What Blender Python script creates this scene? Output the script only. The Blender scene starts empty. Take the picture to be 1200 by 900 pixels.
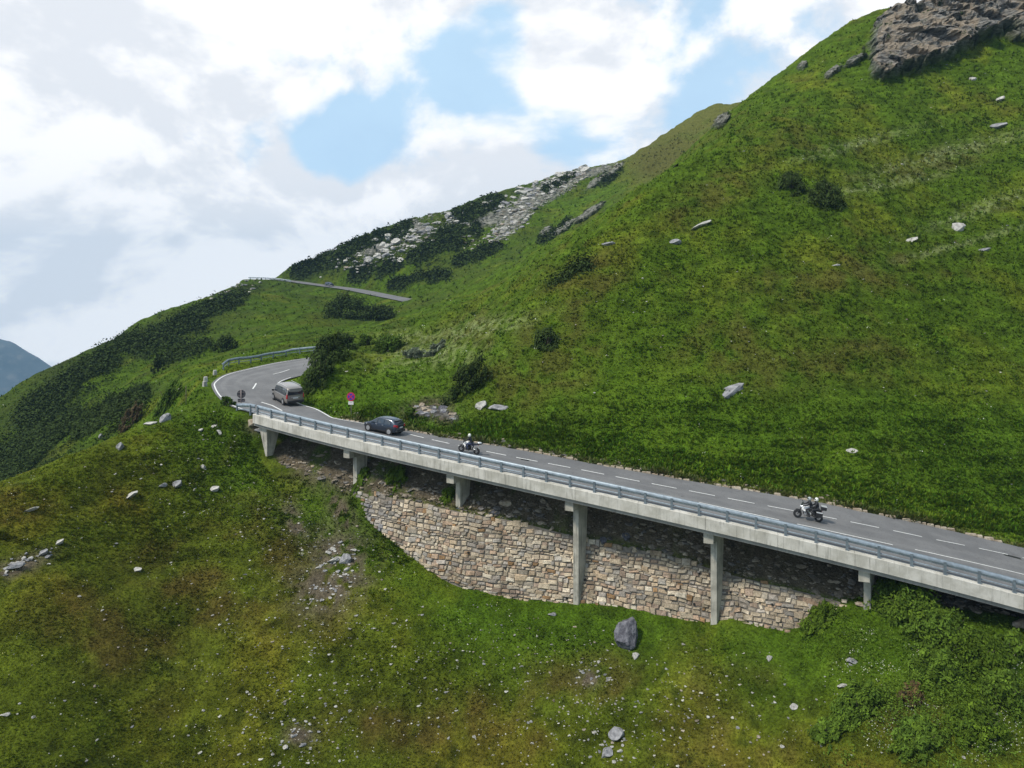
TER_RES = (800, 1200); GRASS = 1; HAZE = 0.00016
import bpy, math, random
import numpy as np
from mathutils import Vector, Matrix
rng = np.random.default_rng(7); random.seed(7)
scene = bpy.context.scene
COL = scene.collection
FP, HZ = 832.0, 335.0          # focal length in photo pixels (1200 wide) and height of the horizon
def P(px, py, Y): return np.array([(px-600)*Y/FP, Y, -(py-HZ)*Y/FP])

# ------------------------------------------------------------------ tags, meshes
def tag(o, label=None, cat=None, group=None, kind=None):
    if label: o['label'] = label
    if cat: o['category'] = cat
    if group: o['group'] = group
    if kind: o['kind'] = kind
    return o
def empty(name, loc, rot=(0,0,0)):
    o = bpy.data.objects.new(name, None); COL.objects.link(o); o.location = loc; o.rotation_euler = rot
    o.empty_display_size = .2
    return o
def link(name, me, parent=None):
    o = bpy.data.objects.new(name, me); COL.objects.link(o)
    if parent is not None: o.parent = parent
    return o
def npmesh(name, V, F, mat, col=None, smooth=False, extra=None):
    """V (n,3); F (m,k) or a list of such arrays; col (n,3) albedo per vertex"""
    Fs = F if isinstance(F, list) else [F]
    V = np.asarray(V, dtype=np.float32)
    me = bpy.data.meshes.new(name)
    me.vertices.add(len(V)); me.vertices.foreach_set('co', V.ravel())
    loops = np.concatenate([f.ravel() for f in Fs]).astype(np.int32)
    tot = np.concatenate([np.full(len(f), f.shape[1]) for f in Fs]).astype(np.int32)
    st = np.concatenate([[0], np.cumsum(tot)[:-1]]).astype(np.int32)
    me.loops.add(len(loops)); me.loops.foreach_set('vertex_index', loops)
    me.polygons.add(len(tot)); me.polygons.foreach_set('loop_start', st); me.polygons.foreach_set('loop_total', tot)
    me.polygons.foreach_set('use_smooth', np.full(len(tot), smooth))
    if col is not None:
        a = me.attributes.new('Col', 'FLOAT_COLOR', 'POINT')
        a.data.foreach_set('color', np.concatenate([col, np.ones((len(V),1))], 1).astype(np.float32).ravel())
    for k, v in (extra or {}).items():
        a = me.attributes.new(k, 'FLOAT', 'POINT'); a.data.foreach_set('value', v.astype(np.float32).ravel())
    me.materials.append(mat); me.update(calc_edges=True)
    return me
class MB:
    """collects shapes and links them as ONE mesh object"""
    def __init__(s): s.v = []; s.f = []
    def add(s, vs, fs):
        n = len(s.v); s.v += [tuple(v) for v in vs]; s.f += [tuple(i+n for i in f) for f in fs]
    def hexa(s, p):   # 8 corners: 4 bottom ccw, 4 top ccw
        s.add(p, [(3,2,1,0),(4,5,6,7),(0,1,5,4),(1,2,6,5),(2,3,7,6),(3,0,4,7)])
    def box(s, c, d, rot=None, taper=1.0):
        x, y, z = d[0]/2, d[1]/2, d[2]/2; t = taper
        p = [(-x,-y,-z),(x,-y,-z),(x,y,-z),(-x,y,-z),(-x*t,-y*t,z),(x*t,-y*t,z),(x*t,y*t,z),(-x*t,y*t,z)]
        M = rot if rot is not None else Matrix.Identity(3)
        s.hexa([M @ Vector(q) + Vector(c) for q in p])
    def tube(s, pts, r, n=8, caps=True):
        pts = [Vector(p) for p in pts]; R = r if isinstance(r, (list, tuple)) else [r]*len(pts)
        rings = []
        for i, p in enumerate(pts):
            t = (pts[min(i+1, len(pts)-1)] - pts[max(i-1, 0)]).normalized()
            u = t.cross(Vector((0,0,1)))
            if u.length < .1: u = t.cross(Vector((0,1,0)))
            u.normalize(); w = t.cross(u)
            rings.append([p + R[i]*(math.cos(a)*u + math.sin(a)*w) for a in [2*math.pi*k/n for k in range(n)]])
        vs = [v for r_ in rings for v in r_]; fs = []
        for i in range(len(pts)-1):
            for k in range(n): fs.append((i*n+k, i*n+(k+1) % n, (i+1)*n+(k+1) % n, (i+1)*n+k))
        if caps: fs.append(tuple(range(n))[::-1]); fs.append(tuple((len(pts)-1)*n+k for k in range(n)))
        s.add(vs, fs)
    def lathe(s, c, prof, axis='y', n=24):   # prof: (radius, offset along axis)
        vs = []; fs = []
        for (r, h) in prof:
            for k in range(n):
                a = 2*math.pi*k/n; ca, sa = r*math.cos(a), r*math.sin(a)
                vs.append((c[0]+ca, c[1]+h, c[2]+sa) if axis == 'y' else (c[0]+ca, c[1]+sa, c[2]+h) if axis == 'z' else (c[0]+h, c[1]+ca, c[2]+sa))
        m = len(prof)
        for i in range(m-1):
            for k in range(n): fs.append((i*n+k, i*n+(k+1) % n, (i+1)*n+(k+1) % n, (i+1)*n+k))
        fs.append(tuple(range(n))); fs.append(tuple((m-1)*n+k for k in range(n))[::-1])
        s.add(vs, fs)
    def mesh(s, name, mat, smooth=False, fix=True):
        me = bpy.data.meshes.new(name); me.from_pydata(s.v, [], s.f)
        if fix:
            import bmesh
            bm = bmesh.new(); bm.from_mesh(me); bmesh.ops.recalc_face_normals(bm, faces=bm.faces); bm.to_mesh(me); bm.free()
        me.materials.append(mat)
        if smooth:
            for p in me.polygons: p.use_smooth = True
        return me
    def build(s, name, mat, parent=None, smooth=False, bevel=0, fix=True):
        o = link(name, s.mesh(name, mat, smooth, fix), parent)
        if bevel:
            b = o.modifiers.new('bevel', 'BEVEL'); b.width = bevel; b.segments = 2; b.limit_method = 'ANGLE'; b.angle_limit = .7
        return o

# ------------------------------------------------------------------ noise
_perm = np.random.default_rng(3).permutation(4096)
_g = np.random.default_rng(4).uniform(0, 2*np.pi, 4096)
def perlin(x, y, seed=0):
    xi = np.floor(x).astype(np.int64); yi = np.floor(y).astype(np.int64); xf = x-xi; yf = y-yi
    u = xf*xf*xf*(xf*(xf*6-15)+10); v = yf*yf*yf*(yf*(yf*6-15)+10)
    def g(ix, iy, dx, dy):
        a = _g[_perm[(_perm[(ix+seed*57) & 4095] + iy) & 4095]]
        return np.cos(a)*dx + np.sin(a)*dy
    return ((g(xi,yi,xf,yf)*(1-u)+g(xi+1,yi,xf-1,yf)*u)*(1-v) + (g(xi,yi+1,xf,yf-1)*(1-u)+g(xi+1,yi+1,xf-1,yf-1)*u)*v)*1.5
def fbm(x, y, scale, octv=4, seed=0, gain=.5):
    r = 0; a = 1; t = 0
    for o in range(octv):
        r = r + a*perlin(x/scale+o*17.3, y/scale-o*9.1, seed+o); t += a; a *= gain; scale *= .5
    return r/t
def sstep(a, b, x):
    t = np.clip((x-a)/(b-a), 0, 1); return t*t*(3-2*t)

# ------------------------------------------------------------------ road layout
def near_curve():
    t0, k1 = .53562, -.25663; X, Y, S = [-26.099], [71.752], [0.]
    ds = .5
    s = 0.
    while s < 78:
        th = t0 + k1*min(s, 66)/64; X.append(X[-1]+ds*math.cos(th)); Y.append(Y[-1]-ds*math.sin(th)); s += ds; S.append(s)
    return np.array(S), np.array(X), np.array(Y)
NS, NX, NY = near_curve()
NTH = np.arctan2(-np.gradient(NY), np.gradient(NX))
_edge_px = np.array([[295.5,485.5],[400,514],[419.7,517.5],[500,532.5],[560,549],[635,566],[660,571],[760,592],[800,601.3],[967,642],[1022,652.5],[1187,696]])
_px = 600+FP*NX/NY
_sy = np.interp(_edge_px[:,0], _px, NS); _yy = np.interp(_sy, NS, NY)
ZC = np.polyfit(_sy, -(_edge_px[:,1]-HZ)*_yy/FP, 3)
def zdeck(s):
    s = np.asarray(s, float); s2 = np.clip(s, -2, 66)
    return np.polyval(ZC, s2) + (s-s2)*np.where(s > 60, np.polyval(np.polyder(ZC), 66), np.polyval(np.polyder(ZC), -2))
def bank(s): return np.interp(s, [-5, 12, 35, 60], [-.055, -.055, -.01, .03])
def zroad(s, d): return zdeck(s) + bank(s)*np.clip(d, 0, 14)
def sd(X, Y):
    """distance along and across the bridge edge (d > 0 towards the hill)"""
    X = np.asarray(X, float); Y = np.asarray(Y, float)
    th = math.radians(23.); a, b = math.cos(th), math.sin(th)
    s = np.interp((X+26.1)*a - (Y-71.75)*b, (NX+26.1)*a - (NY-71.75)*b, NS)
    for _ in range(3):
        nx, ny, t = np.interp(s, NS, NX), np.interp(s, NS, NY), np.interp(s, NS, NTH)
        s = np.clip(s + (X-nx)*np.cos(t) - (Y-ny)*np.sin(t), 0, NS[-1])
    nx, ny, t = np.interp(s, NS, NX), np.interp(s, NS, NY), np.interp(s, NS, NTH)
    ds = (X-nx)*np.cos(t) - (Y-ny)*np.sin(t)
    d = (X-nx)*np.sin(t) + (Y-ny)*np.cos(t)
    return s+ds, d
def xy(s, d):
    s = np.asarray(s, float); sc = np.clip(s, 0, NS[-1]); e = s-sc
    nx, ny, t = np.interp(sc, NS, NX), np.interp(sc, NS, NY), np.interp(sc, NS, NTH)
    return nx+e*np.cos(t)+d*np.sin(t), ny-e*np.sin(t)+d*np.cos(t)
def pix_d(px, d):
    """point of the vertical plane at offset d seen in photo column px"""
    Y = np.linspace(25, 110, 3000); X = (px-600)/FP*Y; s, dd = sd(X, Y)
    i = np.argmin(np.abs(dd-d)); return s[i], X[i], Y[i]
def pix_road(px, py):
    """where a photo pixel meets the level road surface"""
    Y = np.linspace(25, 110, 3000); X = (px-600)/FP*Y; s, d = sd(X, Y)
    e = zroad(s, d) + (py-HZ)/FP*Y
    i = np.argmin(np.where(Y > 30, np.abs(e), 9)); return s[i], d[i], X[i], Y[i]
# ------------------------------------------------------------------ kerb line, wall lines
_k = [pix_road(*q) for q in [(373,481.7),(392,490),(422,495),(480,505),(533,515),(583,522.5),(660,536.7),(702,545),(760,555),(845,570),(897,578),(967,590),(1000,597.5),(1195,641)]]
KS = np.array([k[0] for k in _k]+[84.]); KD = np.array([k[1] for k in _k]+[12.5])
def kerb_d(s): return np.interp(s, KS, KD)
wall_top_px = [(415,575,1.2),(486,588,1.2),(540,600,1.3),(600,610,2.2),(640,620,2.7),(687,632,3.1),(738,642,3.2),(800,655,3.2),(845,671,3.1),(883,680,3.),(950,696,2.7),(975,703,2.4)]
wall_base_px = [(413,583,1.0),(435,612,.5),(480,650,.1),(560,690,.2),(640,703,1.5),(700,708,1.8),(770,719,1.8),(835,728,1.8),(900,734,1.8),(935,735,1.8),(962,722,1.9),(985,708,2.1)]
def _line(L):
    r = []
    for px, py, d in L:
        s, X, Y = pix_d(px, d); r.append((s, d, -(py-HZ)/FP*Y))
    return np.array(r)
WT, WB = _line(wall_top_px), _line(wall_base_px)
def wt(s): return np.interp(s, WT[:,0], WT[:,1]), np.interp(s, WT[:,0], WT[:,2])
def wb(s): return np.interp(s, WB[:,0], WB[:,1]), np.interp(s, WB[:,0], WB[:,2])

# ------------------------------------------------------------------ terrain control points
both, up, low = [], [], []
def kerb_pt(s, dd=0.):
    d = kerb_d(s)+dd; X, Y = xy(s, d); return X, Y, float(zroad(s, kerb_d(s)))
for s in [6,10,14,20,26,32,38,44,50,56,62,68,76,88,104,124]:
    X, Y, z = kerb_pt(s); up.append((X, Y, z-.1))
    X, Y, z = kerb_pt(s, 1.2); up.append((X, Y, z+.35))
    if 8 < s < 80:
        d = max(kerb_d(s)-3.5, wt(s)[0]+.8); X, Y = xy(s, d); up.append((X, Y, float(zroad(s, d))-1.9 if d > wt(s)[0]+1.5 else float(zroad(s,d))-2.3))
def hillpt(px, py, m):
    Y = np.linspace(50, 330, 4000); X = (px-600)/FP*Y; s, d = sd(X, Y); W = kerb_d(s)
    s_ = np.clip(s, -20, 150); x = d-W
    z = zdeck(np.clip(s_, 0, 90)) + m*np.maximum(x, 0) + .3
    e = z + (py-HZ)/FP*Y
    ok = np.where((e >= 0) & (x > 0))[0]
    # first crossing from below the ray
    i = ok[0] if len(ok) else -1
    if i < 0: return None
    return X[i], Y[i], -(py-HZ)/FP*Y[i]
for px, py, m in [(1200,560,.62),(1200,450,.66),(1200,330,.68),(1200,200,.7),(1200,70,.72),(1060,560,.62),(1050,450,.66),(1050,330,.68),(1040,200,.7),(1040,100,.72),
                  (920,520,.6),(900,430,.64),(900,330,.67),(900,230,.7),(930,150,.72),(800,470,.57),(790,380,.6),(780,300,.66),(790,240,.7),(690,460,.55),(680,380,.62),(690,300,.66),
                  (590,440,.53),(580,400,.56),(1350,300,.7),(1350,550,.66),(1350,100,.74),(1500,350,.7),(1500,620,.62),(1340,-60,.8),(1240,-90,.82)]:
    q = hillpt(px, py, m)
    if q: up.append(q)
def CP(px, py, Y, lst=both): lst.append(tuple(P(px, py, Y)))
def CX(X, Y, z, lst=both): lst.append((X, Y, z))
# left end of the near hillside, inner side of the bend
for q in [(520,470,80),(470,470,79),(440,450,84),(410,470,79.5),(376,462,83),(368,436,86),(400,412,93),(380,420,90),(430,412,91),(480,420,98),(520,400,104),(500,370,125),(560,350,135),(440,392,120)]: CP(*q)
# upper edge of the near hillside and its crest
for q in [(1035,8,163),(960,62,158),(900,100,155),(858,128,156),(825,158,156),(785,200,156),(747,232,158),(700,262,158),(640,285,160),(600,318,158)]: CP(*q)
# behind the near hill: green slope, brown peak
for q in [(1060,-5,200),(960,50,215),(880,108,215)]:
    p = P(*q); CX(p[0], p[1], p[2]-16)
for q in [(725,192,330),(785,158,340),(820,133,350),(834,124,354),(843,119,358),(853,127,358),(865,128,358),(885,128,356),(910,125,350),(720,235,250),(690,262,240),(640,300,225),(560,320,205),(530,345,190),(800,185,300),(830,165,300),(760,205,290)]: CP(*q)
for X, Y, z in [(145,430,60),(60,420,20),(60,520,-10),(200,520,40)]: CX(X, Y, z)
# boulder ridge
for q in [(718,191,345),(680,198,335),(640,213,325),(600,222,315),(560,240,310),(520,250,305),(480,263,300),(440,276,298),(400,293,295),(340,315,290),(308,327,285),
          (660,235,300),(620,260,280),(560,280,270),(500,300,265),(450,315,268),(430,343,252),(480,352,235),(385,335,272),(320,327,284),(400,310,280),(350,325,285)]: CP(*q)
for q in [(718,191,420),(600,222,400),(480,263,390),(400,293,385),(308,327,370)]:
    p = P(*q); CX(p[0], p[1], p[2]-22)
# slope between the two roads
for q in [(300,340,262),(360,345,245),(420,362,215),(400,375,190),(330,370,195),(300,395,160),(350,395,150),(260,410,145),(240,390,185),(330,412,125),(280,424,112),(250,432,105)]: CP(*q)
# left slope
for q in [(0,484,168),(70,440,183),(150,390,205),(220,360,230),(275,332,265),(0,520,138),(0,560,118),(60,500,135),(100,480,132),(150,455,130),(60,460,150),(200,440,125),(205,462,100),(170,470,110),(120,500,112),(228,450,95),(220,470,87),(-120,560,150),(-120,620,110),(-250,680,150)]: CP(*q)
for q in [(-120,560,170),(0,475,215),(150,390,260),(275,332,330),(-250,650,220)]:
    p = P(*q); CX(p[0], p[1], p[2]-34)
for X, Y, z in [(-300,330,-130),(-350,200,-120),(-250,450,-120),(-120,480,-40),(-420,560,-170),(0,560,-50),(300,300,150),(330,180,110),(230,120,40),(350,420,150),(0,640,-60),(300,640,60)]: CX(X, Y, z)
# hollow behind the grassy spur
for q in [(0,655,80),(60,600,82),(120,560,88),(180,515,93),(-120,720,75),(0,610,98),(60,560,100),(130,525,102)]: CP(*q)
# bend
OUT = np.array([P(256,466,80),P(248,453,85.3),P(250,447,88.4),P(263,439,92.8),P(290,432,96.9),P(322,425,101.7),P(355,420,103.8),P(400,414,106)])
INN = np.array([[-23.9,80.4,-13.35],[-27,84.5,-12.95],[-29,88,-12.55],[-29.2,91.5,-12.15],[-27.2,95,-11.8],[-23.5,97.5,-11.4],[-19,99,-11.0]])
for p in list(OUT)+list(INN): CX(p[0], p[1], p[2]-.05)
# spur in front and slope under the bridge
def slope_pts(base, m, rows, lst, mb=None):
    px, py, Yb = base; p = P(px, py, Yb); lst.append(tuple(p))
    for (qx, qy) in rows:
        k = (qy-HZ)/FP; Y = (m*p[1]-p[2])/(m+k); lst.append(((qx-600)*Y/FP, Y, -k*Y))
slope_pts((0,578,60), .58, [(0,640),(0,740),(0,900),(-150,760),(-200,900),(0,1100),(-250,1150)], both)
CP(-130,640,57)
slope_pts((100,530,68), .58, [(110,620),(120,740),(120,900)], both)
slope_pts((180,495,75), .6, [(190,600),(200,740),(200,900),(200,1100)], both)
slope_pts((245,472,80), .6, [(265,560)], both)
s0 = pix_d(312, 1.3)
slope_pts((313,524,s0[2]), .62, [(320,600),(330,700),(340,800),(350,900)], both)
s1 = pix_d(414, 1.2); CP(418, 566, s1[2])
slope_pts((408,590,pix_d(408,1.)[2]), .62, [(420,650),(430,740),(450,900)], both)
for px, py, d in wall_base_px:
    s, X, Y = pix_d(px, d); low.append(tuple(P(px, py, Y)))
    if 440 < px < 950:
        slope_pts((px, py, Y), .5, [(px, 760)] if py > 700 else [(px, py+45)], low)
for px in (560, 700, 850, 970):
    s, X, Y = pix_d(px, 1.5); py = np.interp(px, [560,640,700,835,935,970], [690,703,708,728,735,722])
    slope_pts((px, py, Y), .55, [(px, 830), (px, 900), (px, 1100)], low)
for px, py, d in wall_top_px:
    s, X, Y = pix_d(px, d); up.append(tuple(P(px, py, Y)))
for px, py, d in [(1008,713,1.6),(1060,700,2.5),(1110,712,2.5),(1160,722,2.),(1198,738,1.3),(1300,775,1.5)]:
    s, X, Y = pix_d(px, d); CP(px, py, Y)
for base in [(1060,720,1.0),(1195,745,.8),(1350,800,.8)]:
    s, X, Y = pix_d(base[0], base[2]); slope_pts((base[0], base[1], Y), .5, [(base[0],780),(base[0],840),(base[0],900),(base[0],1100)], both)
for px, py, d in [(330,505,3.5),(370,520,4),(415,535,4),(300,490,1.2)]:
    s, X, Y = pix_d(px, d); CP(px, py, Y)

def tps_fit(pts, lam=.8):
    pts = np.array(pts, float); n = len(pts); xy_ = pts[:,:2]/100
    D = np.linalg.norm(xy_[:,None]-xy_[None], axis=2); K = np.where(D > 0, D*D*np.log(D+1e-12), 0)
    # smoothing grows with distance from the camera
    A = np.zeros((n+3, n+3)); A[:n,:n] = K + np.diag(lam*1e-4*(pts[:,1]/60)**2); A[:n,n] = 1; A[:n,n+1:] = xy_; A[n,:n] = 1; A[n+1:,:n] = xy_.T
    w = np.linalg.solve(A, np.concatenate([pts[:,2], [0,0,0]])); return xy_, w
def tps_eval(fit, X, Y):
    c, w = fit; n = len(c); x = X.ravel()/100; y = Y.ravel()/100; out = np.empty(len(x))
    for i in range(0, len(x), 60000):
        a, b = x[i:i+60000], y[i:i+60000]
        D2 = (a[:,None]-c[None,:,0])**2 + (b[:,None]-c[None,:,1])**2
        out[i:i+60000] = (.5*D2*np.log(D2+1e-12)) @ w[:n] + w[n] + w[n+1]*a + w[n+2]*b
    return out.reshape(X.shape)

# ------------------------------------------------------------------ terrain grid (fans out from where the photographer stands)
NU, NV = TER_RES
US = np.linspace(-1.12, 1.12, NU)
YS = 17*np.exp(np.linspace(0, math.log(640/17.), NV))
nc, nr = 150, 220
uc = np.linspace(US[0], US[-1], nc); yc = np.exp(np.linspace(math.log(YS[0]), math.log(YS[-1]), nr))
XC, YC = uc[None,:]*yc[:,None], np.repeat(yc[:,None], nc, 1)
def up2(Z):   # bicubic-ish: linear interpolation in log space is smooth enough at this density
    fi = np.interp(np.log(YS), np.log(yc), np.arange(nr)); fj = np.interp(US, uc, np.arange(nc))
    i0 = np.clip(fi.astype(int), 1, nr-3); j0 = np.clip(fj.astype(int), 1, nc-3); ti = (fi-i0)[:,None]; tj = (fj-j0)[None]
    def cr(a, b, c, d, t): return b + .5*t*(c-a + t*(2*a-5*b+4*c-d + t*(3*(b-c)+d-a)))
    R = [cr(*[Z[(i0+k)][:, :] for k in (-1,0,1,2)], ti)]
    A = R[0]; return cr(A[:,j0-1], A[:,j0], A[:,j0+1], A[:,j0+2], tj)
fitU, fitL = tps_fit(both+up), tps_fit(both+low)
ZU, ZL = up2(tps_eval(fitU, XC, YC)), up2(tps_eval(fitL, XC, YC))
GX = US[None,:]*YS[:,None]; GY = np.repeat(YS[:,None], NU, 1)
S_, D_ = sd(GX, GY)
dt, db = wt(S_)[0], wb(S_)[0]
wgt = np.clip((D_-(db+.25))/np.maximum(dt-db-.2, .12), 0, 1)
far = sstep(0, 1, np.clip((GY-90)/10, 0, 1))
wgt = np.where(GY > 95, 1.0, wgt)
GZ = ZL*(1-wgt)+ZU*wgt
Dd = D_-kerb_d(S_)
on_bridge = (S_ > 1) & (S_ < 90)
# shallow lumps of turf, bigger hummocks farther away
def lumps(X, Y):
    n = .55*fbm(X, Y, 22, 3, 11) + .34*fbm(X, Y, 6, 3, 21) + .16*fbm(X, Y, 1.9, 3, 31) + .06*fbm(X, Y, .6, 2, 41)
    return n
road_near = np.exp(-np.clip(np.abs(Dd+4)-4.5, 0, 99)**2/9)*(S_ > -3)*(S_ < 95)
amp = (1-.85*road_near) * np.clip(.5+GY/150, .5, 2.6)
wall_zone = (S_ > WB[0,0]-1)*(S_ < WB[-1,0]+1)*np.exp(-np.clip(np.abs(D_-1.5)-1.5, 0, 99)**2/2)
amp = amp*(1-.8*wall_zone)
fold = np.abs(fbm(S_+.35*D_, D_*.28, 17, 4, 91))
GZ = GZ + sstep(6, 26, Dd)*sstep(230, 150, GY)*(GX > -40)*(1.7*(fold-.25)) + sstep(0, -14, D_-np.where(S_ > 0, 0, -3))*(GY < 75)*.5*(np.abs(fbm(S_, D_*.4, 9, 3, 95))-.2)
GZ = GZ + lumps(GX, GY)*amp
# big hummocks on the far slopes
GZ = GZ + sstep(100, 190, GY)*(1.9*fbm(GX, GY, 45, 4, 51)) + sstep(235, 280, GY)*sstep(40, 10, GX)*(2.6*np.abs(fbm(GX, GY, 16, 4, 53))-.6)
# terraces from grazing: small steps that run along the contours
hb = sstep(0, 8, Dd)*(GX > -25)*sstep(260, 200, GY)
GZ = GZ + hb*.15*np.sin(GZ*5.2+3*fbm(GX, GY, 9, 2, 71))*np.clip(.4+fbm(GX, GY, 25, 2, 81), 0, 1)*2
# turf steps: short hummocks drawn out along the contours
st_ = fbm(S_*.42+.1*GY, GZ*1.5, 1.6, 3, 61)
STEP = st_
GZ = GZ + st_*(.26*sstep(1.5, 8, Dd)*sstep(200, 120, GY)*(GX > -30) + .17*sstep(-1, -4, D_)*(GY < 90))*np.clip(.6+GY/160, .5, 1.6)
# small terraces on the brown peak
hp = sstep(225, 260, GY)*sstep(30, 60, GX)
GZ = GZ + hp*.35*np.sin(GZ*1.9+2*fbm(GX, GY, 30, 2, 77))

# ---- road formation: level the ground under the two roads
def dense(A, n):
    t = np.linspace(0, len(A)-1, n); i = np.arange(len(A)); A = np.asarray(A)
    # Catmull-Rom through the points
    def cr(p0,p1,p2,p3,t): return .5*((2*p1)+(-p0+p2)*t+(2*p0-5*p1+4*p2-p3)*t*t+(-p0+3*p1-3*p2+p3)*t**3)
    out = []
    for q in t:
        k = min(int(q), len(A)-2); f = q-k; g = lambda j: A[np.clip(j, 0, len(A)-1)]
        out.append(cr(g(k-1), g(k), g(k+1), g(k+2), f))
    return np.array(out)
def arclen(A): return np.concatenate([[0], np.cumsum(np.linalg.norm(np.diff(A[:,:2], axis=0), axis=1))])
def resamp(A, n):
    A = dense(A, 400); L = arclen(A); t = np.linspace(0, L[-1], n); return np.stack([np.interp(t, L, A[:,k]) for k in range(A.shape[1])], 1)
# bridge side rails of the ribbon: s from 0 to 78; then the bend is prepended
sb = np.linspace(4.5, 78, 110)
def rib(s, d): X, Y = xy(s, d); return np.stack([X, Y, zroad(s, d)], 1)
b_out = rib(sb, np.full_like(sb, .55)); b_in = rib(sb, kerb_d(sb))
bend_out = np.concatenate([OUT[::-1], [[-29.6,75.6,-12.95]], b_out[:1]])
bend_in = np.concatenate([INN[::-1], [[-21.2,77.3,-13.4]], b_in[:1]])
R_OUT = np.concatenate([resamp(bend_out, 60)[:-1], b_out]); R_IN = np.concatenate([resamp(bend_in, 60)[:-1], b_in])
def upper_side(px):
    return px
UP_C = resamp(np.array([P(485,353.5,226), P(470,350.5,234), P(452,347,242), P(430,342.5,252), P(408,338.5,262), P(385,335.5,272), P(362,332.5,279), P(345,330,283), P(322,327.5,286), P(300,327,290)]), 80)
def flatten(C, half, fall, drop):
    global GZ
    m = (GX > C[:,0].min()-fall-half) & (GX < C[:,0].max()+fall+half) & (GY > C[:,1].min()-fall-half) & (GY < C[:,1].max()+fall+half)
    idx = np.where(m); x, y = GX[idx], GY[idx]; best = np.full(len(x), 1e9); zz = np.zeros(len(x)); hh = np.zeros(len(x))
    for k in range(len(C)):
        d2 = (x-C[k,0])**2 + (y-C[k,1])**2; h = half[k] if hasattr(half, '__len__') else half
        e = np.sqrt(d2)-h; b = e < best; best[b] = e[b]; zz[b] = C[k,2]; 
    w = 1-sstep(0, fall, best)
    g = GZ[idx]; GZ[idx] = g*(1-w) + (zz-drop)*w
# bend: use cross lines so that the bank is kept
n_b = 59
def flatten_strip(A, B, fall, drop):
    global GZ
    pts = []; 
    for t in np.linspace(-.02, 1.02, 13): pts.append(A*(1-t)+B*t)
    C = np.concatenate(pts); C = C[np.argsort(C[:,0])]
    m = (GX > C[:,0].min()-fall) & (GX < C[:,0].max()+fall) & (GY > C[:,1].min()-fall) & (GY < C[:,1].max()+fall)
    idx = np.where(m); x, y = GX[idx], GY[idx]; best = np.full(len(x), 1e9); zz = np.zeros(len(x))
    for k in range(len(C)):
        d2 = (x-C[k,0])**2 + (y-C[k,1])**2; b = d2 < best; best[b] = d2[b]; zz[b] = C[k,2]
    w = 1-sstep(.7, fall, np.sqrt(best)); g = GZ[idx]; GZ[idx] = g*(1-w) + (zz-drop)*w
flatten_strip(R_OUT[:50], R_IN[:50], 3.2, .12)
flatten(UP_C, 4.6, 7, .15)
# keep the ground under the hill side of the deck below the asphalt, and below the deck slab farther out
zr = zroad(S_, D_)
lim = np.where(D_ > kerb_d(S_)-1.2, zr-.12, zr-1.35)
cap = (S_ > 2.5) & (S_ < 88) & (D_ > -.6) & (D_ < kerb_d(S_)+.05) & (GY < 90)
GZ = np.where(cap, np.minimum(GZ, lim), GZ)
# sight: nothing of the spur may stand above the bend
def col(u): return np.clip((u-US[0])/(US[-1]-US[0])*(NU-1), 0, NU-1.001)
LY = np.log(YS)
def gz(X, Y):
    """ground height"""
    X = np.asarray(X, float); Y = np.asarray(Y, float)
    fj = col(X/Y); fi = np.clip((np.log(Y)-LY[0])/(LY[-1]-LY[0])*(NV-1), 0, NV-1.001)
    i = fi.astype(int); j = fj.astype(int); a = fi-i; b = fj-j
    return (GZ[i,j]*(1-b)+GZ[i,j+1]*b)*(1-a) + (GZ[i+1,j]*(1-b)+GZ[i+1,j+1]*b)*a
def hit(px, py, ymin=25.):
    """first ground point seen at a photo pixel"""
    u = (px-600)/FP; Y = YS[YS > ymin]; z = gz(u*Y, Y); e = z + (py-HZ)/FP*Y
    k = np.where(e >= 0)[0]
    if not len(k): return None
    Yh = Y[k[0]]; return np.array([u*Yh, Yh, gz(u*Yh, Yh)])
# ------------------------------------------------------------------ materials
def newmat(name):
    m = bpy.data.materials.new(name); m.use_nodes = True; nt = m.node_tree; nt.nodes.clear()
    out = nt.nodes.new('ShaderNodeOutputMaterial'); b = nt.nodes.new('ShaderNodeBsdfPrincipled'); nt.links.new(b.outputs[0], out.inputs[0])
    return m, nt, b
def N(nt, typ, **kw):
    n = nt.nodes.new(typ)
    for k, v in kw.items():
        if k in n.inputs.keys(): n.inputs[k].default_value = v
        else: setattr(n, k, v)
    return n
def mixc(nt, fac, a, b, mode='MIX'):
    n = nt.nodes.new('ShaderNodeMix'); n.data_type = 'RGBA'; n.blend_type = mode
    for i, v in ((0, fac), (6, a), (7, b)):
        if hasattr(v, 'is_output'): nt.links.new(v, n.inputs[i])
        else: n.inputs[i].default_value = v if i == 0 else (*v, 1)
    return n.outputs[2]
def noise(nt, scale, detail=4, rough=.55, vec=None, dist=0):
    n = N(nt, 'ShaderNodeTexNoise', Scale=scale, Detail=detail, Roughness=rough, Distortion=dist)
    if vec is not None: nt.links.new(vec, n.inputs['Vector'])
    return n.outputs['Fac']
def ramp(nt, fac, a, b, va=0., vb=1.):
    n = nt.nodes.new('ShaderNodeMapRange'); n.interpolation_type = 'SMOOTHSTEP'
    nt.links.new(fac, n.inputs[0]); n.inputs[1].default_value = a; n.inputs[2].default_value = b; n.inputs[3].default_value = va; n.inputs[4].default_value = vb
    return n.outputs[0]
def bump(nt, b, h, strength=.5, dist=.1, prev=None):
    n = N(nt, 'ShaderNodeBump', Strength=strength, Distance=dist); nt.links.new(h, n.inputs['Height'])
    if prev is not None: nt.links.new(prev, n.inputs['Normal'])
    nt.links.new(n.outputs[0], b.inputs['Normal']); return n.outputs[0]
def coords(nt): return nt.nodes.new('ShaderNodeTexCoord').outputs['Object']
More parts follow.
